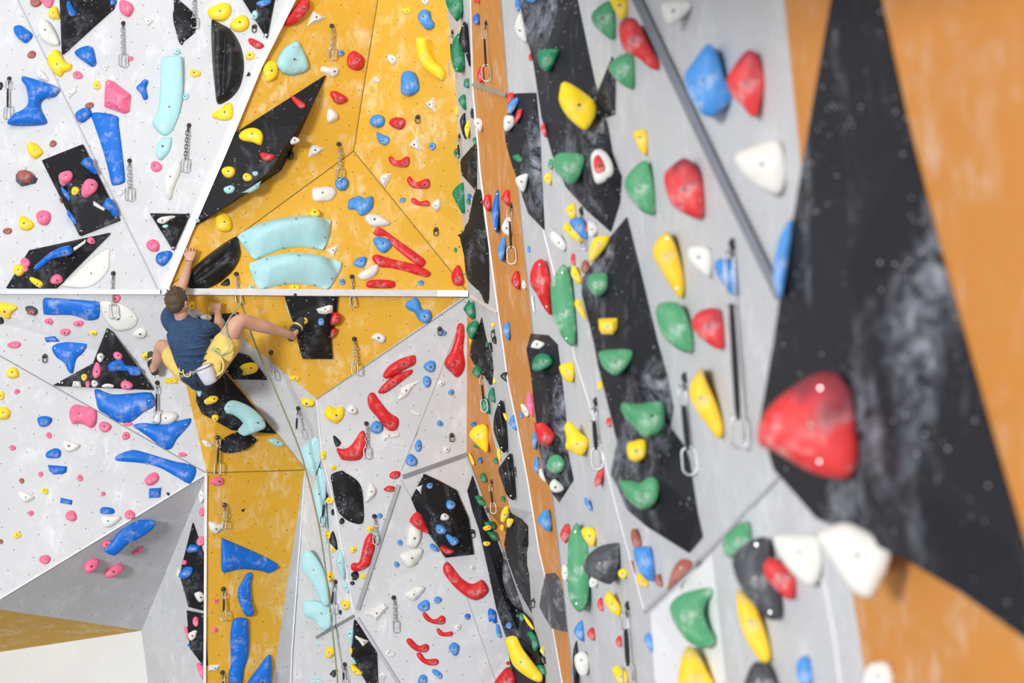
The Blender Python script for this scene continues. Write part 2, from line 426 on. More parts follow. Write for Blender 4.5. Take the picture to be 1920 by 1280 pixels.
def lift(loc, n, outline_px, pc=.75, cap=.16):
    st_ = max(1, len(outline_px)//16); sink = []
    for (x, y) in outline_px[::st_]:
        d = W(x, y, 1)-CAM; t = (loc-CAM).dot(n)/d.dot(n)
        p, _ = cast(x, y); sink.append(t-p.y)
    sink.sort(); k = sink[int(len(sink)*pc)]
    return loc+(CAM-loc).normalized()*min(cap, max(0.0, k))
def frame(outline_px):
    """base plane for a thing bolted to the wall behind the outline"""
    xs = [p[0] for p in outline_px]; ys = [p[1] for p in outline_px]
    cx = sum(xs)/len(xs); cy = sum(ys)/len(ys)
    if not inside(cx, cy, outline_px):
        best = max(((dist_b(x, y, outline_px), x, y) for x in [min(xs)+(max(xs)-min(xs))*k/12 for k in range(1, 12)]
                    for y in [min(ys)+(max(ys)-min(ys))*k/12 for k in range(1, 12)] if inside(x, y, outline_px)), default=(0, cx, cy))
        cx, cy = best[1], best[2]
    loc, n = cast(cx, cy); v = (CAM-loc).normalized()
    if n.dot(v) >= .6 and n.dot(v) < .9:
        k = 0.0; nh = n
        while nh.dot(v) < .95: k += .1; nh = (n+v*k).normalized()
        return lift(loc, nh, outline_px, .95, .25), nh, n, False
    if n.dot(v) < .6:
        wn = n
        x1 = max(xs)-.01*(max(xs)-min(xs))
        loc2, n2 = cast(x1, cy)
        if abs(loc2.y-loc.y) < 1.2: loc, wn = loc2, n2
        k = 0.0; nh = wn
        while nh.dot(v) < .975 and k < 14:
            k += .15; nh = (wn+v*k).normalized()
        return lift(loc, nh, outline_px, .93, .3), nh, wn, True
    # lean a little to the side it hangs on
    dmin = loc
    return lift(loc, n, outline_px), n, n, False

def hold(kind, col, pts, opt, label, on, seed):
    rnd = random.Random(seed)
    if kind == 'e':
        cx, cy, rx, ry, rot = pts[0]; a = math.radians(rot)
        base = []
        ph = rnd.random()*6.28; am = .07 if min(rx, ry) > 4 else .03
        for k in range(14):
            t = 2*math.pi*k/14; q = 1+am*math.sin(2*t+ph)+am*.8*math.sin(3*t+ph*2)
            x, y = rx*q*math.cos(t), ry*q*math.sin(t)
            base.append((cx+x*math.cos(a)-y*math.sin(a), cy+x*math.sin(a)+y*math.cos(a)))
        out = catmull(base, 2)
    elif kind == 'k': out = round_poly(pts)
    else: out = catmull(pts, 4)
    loc, n, wn, grazing = frame(out)
    off = opt.get('o', 0.0)
    u = Vector((0, 0, 1)).cross(n).normalized(); w = n.cross(u)
    loc = loc + n*off
    P2 = []
    for (x, y) in out:
        d = W(x, y, 1)-CAM; t = (loc-CAM).dot(n)/d.dot(n); p = CAM+d*t-loc
        P2.append((p.dot(u), p.dot(w)))
    if signed(P2) < 0: P2 = P2[::-1]
    per = sum(math.hypot(P2[i][0]-P2[i-1][0], P2[i][1]-P2[i-1][1]) for i in range(len(P2)))
    nb = max(18, min(110, int(per/.014)))
    B = resample(P2, nb) if kind != 'k' else P2
    nb = len(B)
    xs = [p[0] for p in B]; ys = [p[1] for p in B]
    x0, x1, y0, y1 = min(xs), max(xs), min(ys), max(ys)
    # inscribed radius
    R_ = 0; best = (0, 0)
    G = 14
    for i in range(1, G):
        for j in range(1, G):
            x = x0+(x1-x0)*i/G; y = y0+(y1-y0)*j/G
            if inside(x, y, B):
                d = dist_b(x, y, B)
                if d > R_: R_ = d; best = (x, y)
    if R_ < 1e-4: return None
    H = R_*(.75 if R_ < .06 else .6)*opt.get('h', 1.0)
    H = min(H, .16)
    if grazing: H *= .75
    if kind == 'r': H = min(.13, R_*.85)
    step = max(R_/3.2, math.sqrt((x1-x0)*(y1-y0)/260)) if kind != 'r' else R_/11
    pts_in = []
    # an inset ring keeps the rim crisp
    for fr in (.10, .32):
        for i in range(nb):
            a, b, c = B[i-1], B[i], B[(i+1) % nb]
            tx, ty = c[0]-a[0], c[1]-a[1]; L = math.hypot(tx, ty) or 1
            q = (b[0]-ty/L*R_*fr, b[1]+tx/L*R_*fr)
            if fr > .2 and i % 2: continue
            if inside(q[0], q[1], B) and dist_b(q[0], q[1], B) > R_*fr*.85: pts_in.append(q)
    yy = y0+step*.5; row = 0
    while yy < y1:
        xx = x0+step*(.5 if row % 2 else 0)
        while xx < x1:
            if inside(xx, yy, B) and dist_b(xx, yy, B) > R_*.45: pts_in.append((xx, yy))
            xx += step
        yy += step*.87; row += 1
    allp = [Vector(p) for p in B+pts_in]
    r = delaunay_2d_cdt(allp, [], [list(range(nb))], 1, 1e-6)
    ax = math.radians(opt.get('ax', 0)); ca_, sa_ = math.cos(ax), math.sin(ax)
    tiltd = rnd.uniform(-.5, .5)-math.pi/2 if kind != 'r' else 0     # fullest part low, a lip for the hands above
    verts = []; size = max(x1-x0, y1-y0)
    sx = rnd.random()*50
    ids = {}
    for i, p in enumerate(r[0]):
        d = dist_b(p.x, p.y, B); onb = (i < len(r[3]) and any(k < nb for k in r[3][i])) or d < 1e-6
        q = min(1, d/R_)
        if kind == 'k': h = H*min(1, (q/.42)**.8)*(1+.35*(p.y-best[1])/size*-1)
        elif kind == 'r':
            h = H*math.sqrt(max(0, 1-(1-q)**2))
            s = (p.x*ca_+p.y*sa_)
            t = (-p.x*sa_+p.y*ca_)
            h = h*.55+H*min(1, q*2.2)*.45*(.05+.95*abs(math.sin(t/(R_*.5)*1.57)))
        else:
            h = H*math.sqrt(max(0, 1-(1-q)**2))
            h *= 1+.30*((p.x-best[0])*math.cos(tiltd)+(p.y-best[1])*math.sin(tiltd))/size*1.6
            h *= 1+.42*noise.noise(Vector((p.x*2.6/size+sx, p.y*2.6/size, sx)))+.22*noise.noise(Vector((p.x*7/size, p.y*7/size+sx, sx)))
        if onb: h = 0
        verts.append(loc+u*p.x+w*p.y+n*h)
        ids[i] = onb
    faces = [list(f) for f in r[2]]
    # orient to camera
    nf = []
    for f in faces:
        a, b, c = (verts[k] for k in f[:3])
        if (b-a).cross(c-a).dot(n) < 0: f = f[::-1]
        nf.append(f)
    # skirt back to the wall: boundary edges
    cnt = {}
    for f in nf:
        for i in range(len(f)):
            e = (f[i], f[(i+1) % len(f)]); cnt[e] = 1
    bnd = [e for e in cnt if (e[1], e[0]) not in cnt]
    mp = {}; hits = []
    cen = loc+u*best[0]+w*best[1]
    for e in bnd:
        for k in e:
            if k not in mp:
                p = verts[k]; sd_ = wn
                if grazing: sd_ = (CAM-p).normalized()
                p = p+(cen-p)*(.06 if not grazing else .10)
                hit = TREE.ray_cast(p+wn*.002, -sd_, .5*size+.06 if not grazing else 1.6*size)
                mp[k] = len(verts); verts.append(p); hits.append((len(verts)-1, hit[3] if hit[0] is not None else None, sd_))
    hd = sorted(q[1] for q in hits if q[1] is not None) or [.02]
    cap_ = hd[int(len(hd)*.7)]*1.25+.004
    for i_, q, sd_ in hits: verts[i_] = verts[i_]-sd_*(min(q if q is not None else .02, cap_)+.004)
    for a, b in bnd:
        nf.append([b, a, mp[a], mp[b]])
    cen3 = cen.copy()
    verts = [v-cen3 for v in verts]
    area_px = abs(signed(out))
    nm = 'foothold' if area_px < 300 else 'climbing_hold'
    me = mesh_from(nm, verts, nf, kind != 'k')
    mk = col
    if cen3.x > -.6 and out[0][0] > 870:
        if out[0][0] > 1010 or (out[0][0] > 925 and col in 'bn'): mk = {'b': 'B', 'r': 'R', 'g': 'G', 'y': 'Y' if out[0][0] > 1180 else 'y'}.get(col, col)
    elif col == 'b' and (out[0][0] > 590 or (out[0][0] > 300 and out[0][1] < 60)): mk = 'B'
    elif col == 'g': mk = 'g'
    o = link(nm, me, MAT[mk]); o.location = cen3
    cn = {'w': 'white', 'k': 'black', 'y': 'yellow', 'b': 'blue', 'c': 'turquoise', 'r': 'red', 'p': 'pink', 'n': 'brown', 'g': 'green', 'd': 'dark grey'}[col]
    tag(o, label, nm.replace('_', ' '), '%s %ss on the %s' % (cn, nm.replace('_', ' '), on))
    # bolt in its recess
    if R_ > .016:
        ht = H*(1 if kind != 'r' else .85)
        add_bolt(o, u*0+n*(ht*1.0), n, min(.0075, R_*.22), 'bolt', M_BOLT)
        if 'h' in opt or kind == 'r' or (size > .3):
            # screws near both ends of a long hold
            dirv = (1, 0) if (x1-x0) > (y1-y0) else (0, 1)
            for s in (-1, 1):
                q = None
                for t in (.40, .34, .28, .2):
                    c0 = ((x0+x1)/2+dirv[0]*s*(x1-x0)*t, (y0+y1)/2+dirv[1]*s*(y1-y0)*t)
                    for sh in (0, .15, -.15, .3, -.3):
                        c1 = (c0[0]+dirv[1]*sh*(x1-x0), c0[1]+dirv[0]*sh*(y1-y0))
                        if inside(c1[0], c1[1], B) and dist_b(c1[0], c1[1], B) > R_*.3: q = c1; break
                    if q: break
                if q:
                    p = loc+u*q[0]+w*q[1]+n*.5
                    bt = BVHTree.FromPolygons([v+cen3 for v in verts], nf)
                    hh = bt.ray_cast(p, -n)
                    if hh[0] is not None: add_bolt(o, hh[0]-cen3, n, .0045, 'screw', M_STEEL)
    return o
BOLTS = {}
def add_bolt(parent, pos, n, r, name, mat):
    key = (round(r, 4), name)
    if key not in BOLTS:
        bm = bmesh.new()
        bmesh.ops.create_cone(bm, cap_ends=True, segments=10, radius1=r*1.15, radius2=r*.95, depth=.012)
        bmesh.ops.create_cone(bm, cap_ends=True, segments=6, radius1=r*.5, radius2=r*.5, depth=.016)
        me = bpy.data.meshes.new(name); bm.to_mesh(me); bm.free(); me.materials.append(mat); BOLTS[key] = me
    o = bpy.data.objects.new(name, BOLTS[key]); COL.objects.link(o); o.parent = parent
    o.location = pos; o.rotation_euler = n.to_track_quat('Z', 'Y').to_euler()

def volume(col, pts, vpts, opt, label, on, seed):
    xs = [p[0] for p in pts]; ys = [p[1] for p in pts]
    cx, cy = sum(xs)/len(xs), sum(ys)/len(ys)
    c, n = cast(cx, cy, WALLS); v = (CAM-c).normalized()
    grazing = n.dot(v) < .6
    sm = col == 'c' or opt.get('s')
    out = catmull(pts, 5) if sm else round_poly(pts, .035)
    xm, xn = max(xs), min(xs)
    Dr = {}
    def surf_pt(x, y, lift):
        p, nn = cast(x, y, WALLS)
        if grazing:
            cr = [x]
            for i in range(len(pts)):
                (ax_, ay_), (bx_, by_) = pts[i-1], pts[i]
                if (ay_ > y) != (by_ > y): cr.append(ax_+(bx_-ax_)*(y-ay_)/(by_-ay_))
            q, _ = cast(max(cr), y, WALLS)
            D = p.y + (q.y-p.y)*(.6 if xm < 1350 else .35)
            return W(x, y, D - lift*1.0 - .02)
        return p + nn*(lift+.025)
    V2 = [Vector(p) for p in out]; nb = len(V2)
    edges = []
    for i, q in enumerate(vpts):
        V2.append(Vector((q[0], q[1])))
        if i: edges.append((nb+i-1, nb+i))
    r = delaunay_2d_cdt(V2, edges, [list(range(nb))], 1, 1e-4)
    verts = []
    for i, p in enumerate(r[0]):
        src = r[3][i]
        lift = 0
        for s in src:
            if s >= nb: lift = vpts[s-nb][2]
        verts.append(surf_pt(p.x, p.y, lift))
    nf = []
    for f in r[2]:
        f = list(f); a, b, c_ = (verts[k] for k in f[:3])
        if (b-a).cross(c_-a).dot(v) < 0: f = f[::-1]
        nf.append(f)
    cnt = set((f[i], f[(i+1) % len(f)]) for f in nf for i in range(len(f)))
    bnd = [e for e in cnt if (e[1], e[0]) not in cnt]
    mp = {}; cen = sum(verts, Vector())/len(verts)
    for e in bnd:
        for k in e:
            if k not in mp:
                p = verts[k]; p = p+(cen-p)*.02
                hit = WALLS.ray_cast(p+n*.002, -n, 1.5)
                dd = hit[3] if hit[0] is not None else .05
                mp[k] = len(verts); verts.append(p-n*(dd+.01))
    for a, b in bnd: nf.append([b, a, mp[a], mp[b]])
    verts_w = list(verts)
    me = mesh_from('climbing_volume', [p-cen for p in verts], nf)
    mat = {'k': M_BLACKR if xm > 1000 else M_BLACK, 'c': MAT['c'], 'd': MAT['d']}[col]
    o = link('climbing_volume', me, mat); o.location = cen
    if sm:
        sub = o.modifiers.new('round', 'SUBSURF'); sub.levels = sub.render_levels = 2
        sub.boundary_smooth = 'PRESERVE_CORNERS'
        me.polygons.foreach_set('use_smooth', [True]*len(me.polygons))
    else:
        bv = o.modifiers.new('soft_edges', 'BEVEL'); bv.width = .006; bv.segments = 1; bv.limit_method = 'ANGLE'
    tag(o, label, 'climbing volume', ('black' if col == 'k' else 'pale' if col == 'c' else 'grey')+' volumes on the climbing walls')
    if not grazing or True:
        bt = BVHTree.FromPolygons(verts_w, nf)
        # mounting screws round the rim
        A = random.Random(seed); made = 0
        for k in range(0, nb, max(1, nb//8)):
            x = out[k][0]+(cx-out[k][0])*.12; y = out[k][1]+(cy-out[k][1])*.12
            d = (W(x, y, 1)-CAM).normalized()
            h = bt.ray_cast(CAM, d)
            if h[0] is not None:
                nn = h[1] if h[1].dot(d) < 0 else -h[1]
                add_bolt(o, h[0]-cen, nn, .006, 'screw', M_STEEL); made += 1
    return o, verts_w, nf

# ------------------------------------------------------------------ quickdraws
def loop_geo(V, Fc, c, axis, side, L, Wd, r, seg=16, rs=6, pinch=1.0):
    """closed oval ring of wire: L along axis, Wd along side"""
    axis = axis.normalized(); side = (side-axis*side.dot(axis)).normalized(); nrm = axis.cross(side)
    a = L/2-Wd/2; base = len(V); ring = []
    for k in range(seg):
        t = 2*math.pi*k/seg; ct, s_ = math.cos(t), math.sin(t)
        wd = Wd/2*(pinch if s_ > 0 else 1)
        ring.append((axis*((a if s_ > 0 else -a)+s_*Wd/2)+side*(ct*wd), axis*(s_)+side*ct))
    for k in range(seg):
        p, o_ = ring[k]; o_ = o_.normalized()
        for j in range(rs):
            q = 2*math.pi*j/rs; V.append(c+p+o_*(r*math.cos(q))+nrm*(r*math.sin(q)))
    for k in range(seg):
        for j in range(rs):
            A = base+k*rs+j; B = base+k*rs+(j+1) % rs; k2 = (k+1) % seg
            Fc.append([A, B, base+k2*rs+(j+1) % rs, base+k2*rs+j])
def part(name, V, Fc, mat, parent, org):
    me = mesh_from(name, [p-org for p in V], Fc, True)
    o = link(name, me, mat, parent); return o
def hanger_geo(A, n, r):
    V = []; Fc = []
    up = Vector((0, 0, 1)); s = up.cross(n).normalized(); upn = n.cross(s)
    seg = 14
    for dz, rr in ((-.03, r*.9), (.004, r), (.01, r*.8), (.012, r*.38), (.022, r*.36)):
        for k in range(seg):
            t = 2*math.pi*k/seg; V.append(A+n*dz+s*math.cos(t)*rr+upn*math.sin(t)*rr)
    for i in range(4):
        for k in range(seg): Fc.append([i*seg+k, i*seg+(k+1) % seg, (i+1)*seg+(k+1) % seg, (i+1)*seg+k])
    Fc.append(list(range(4*seg, 5*seg)))
    return V, Fc, s
def quickdraw(kind, p0, p1, label, on, seed):
    A, n = cast(*p0)
    v = (CAM-A).normalized()
    if n.dot(v) < .6: n = (n+v*.8).normalized()
    near = A.y < 10.5
    L = (p1[1]-p0[1])/F*A.y if p1 else 0
    r = .021 if not near else .026
    root = empty('quickdraw' if p1 else 'bolt_hanger', A, label, 'quickdraw' if p1 else 'bolt hanger',
                 'quickdraws on the climbing walls' if p1 else 'bare bolt hangers')
    V, Fc, s = hanger_geo(A, n, r)
    part('bolt_plate' if p1 else 'bolt', V, Fc, M_DSTEEL, root, A)
    V = []; Fc = []
    if not p1:
        loop_geo(V, Fc, A+n*.02-Vector((0, 0, r*1.1)), Vector((0, 0, 1)), s, r*3.0, r*1.7, .0045)
        part('hanger_ring', V, Fc, M_DSTEEL, root, A); return root
    d0 = A.y-.03
    wb, nb_ = cast(*p1, WALLS)
    B = W(p1[0], p1[1], min(d0-.03, wb.y-.05) if abs(wb.y-d0) < 1.0 else d0-.03)
    top = A+n*.035
    axis = (B-top); Lt = axis.length; axis.normalize()
    side = Vector((1, 0, 0))
    loop_geo(V, Fc, A+n*.02+axis*(r*1.0), axis, v, r*2.6, r*1.6, .005)
    part('hanger_ring', V, Fc, M_DSTEEL, root, A)
    cl = min(.125, Lt*.34); cw = cl*.52
    V = []; Fc = []
    loop_geo(V, Fc, top+axis*(Lt-cl/2), axis, side+v*.25, cl, cw, .0052, 20, 8, 1.0)
    part('carabiner', V, Fc, M_STEEL, root, A)
    V = []; Fc = []
    g0 = top+axis*(Lt-cl*.28)+side*(cw*.38); g1 = top+axis*(Lt-cl*.78)+side*(cw*.47)
    tube_geo(V, Fc, [g0, g1], [.0045, .0045], 8)
    part('carabiner_gate', V, Fc, M_DSTEEL, root, A)
    rest0 = r*1.6; rest1 = Lt-cl*.95
    if kind in 'ck':
        V = []; Fc = []; nl = max(2, int(round((rest1-rest0)/.030))); ll = (rest1-rest0)/nl
        for k in range(nl):
            loop_geo(V, Fc, top+axis*(rest0+ll*(k+.5)), axis, side if k % 2 else v, ll*1.45, ll*.72, .0038 if not near else .005, 12, 6)
        part('chain', V, Fc, M_STEEL if kind == 'c' else M_DSTEEL, root, A)
    else:
        ml = (rest1-rest0)*.30
        V = []; Fc = []
        loop_geo(V, Fc, top+axis*(rest0+ml*.5), axis, side, ml*1.15, cw*.55, .0045, 14, 6)
        part('upper_link', V, Fc, M_STEEL, root, A)
        V = []; Fc = []
        a = top+axis*(rest0+ml); b = top+axis*(rest1+cl*.05)
        tube_geo(V, Fc, [a, a+(b-a)*.12, a+(b-a)*.5, a+(b-a)*.88, b], [q_*(1.5 if near else 1) for q_ in (.006, .0085, .0095, .0085, .006)], 8)
        part('sling', V, Fc, M_SLING, root, A)
    return root
def tube_geo(V, Fc, pts, rad, seg=10, caps=True):
    base = len(V); n = len(pts); prev = None
    for i, p in enumerate(pts):
        t = (pts[min(n-1, i+1)]-pts[max(0, i-1)]).normalized()
        if prev is None: a = t.orthogonal().normalized()
        else: a = (prev-t*prev.dot(t)).normalized()
        prev = a; b = t.cross(a)
        for k in range(seg):
            q = 2*math.pi*k/seg; V.append(p+(a*math.cos(q)+b*math.sin(q))*rad[i])
    for i in range(n-1):
        for k in range(seg):
            A = base+i*seg; Fc.append([A+k, A+(k+1) % seg, A+seg+(k+1) % seg, A+seg+k])
    if caps:
        Fc.append(list(range(base, base+seg))[::-1]); Fc.append(list(range(base+(n-1)*seg, base+n*seg)))

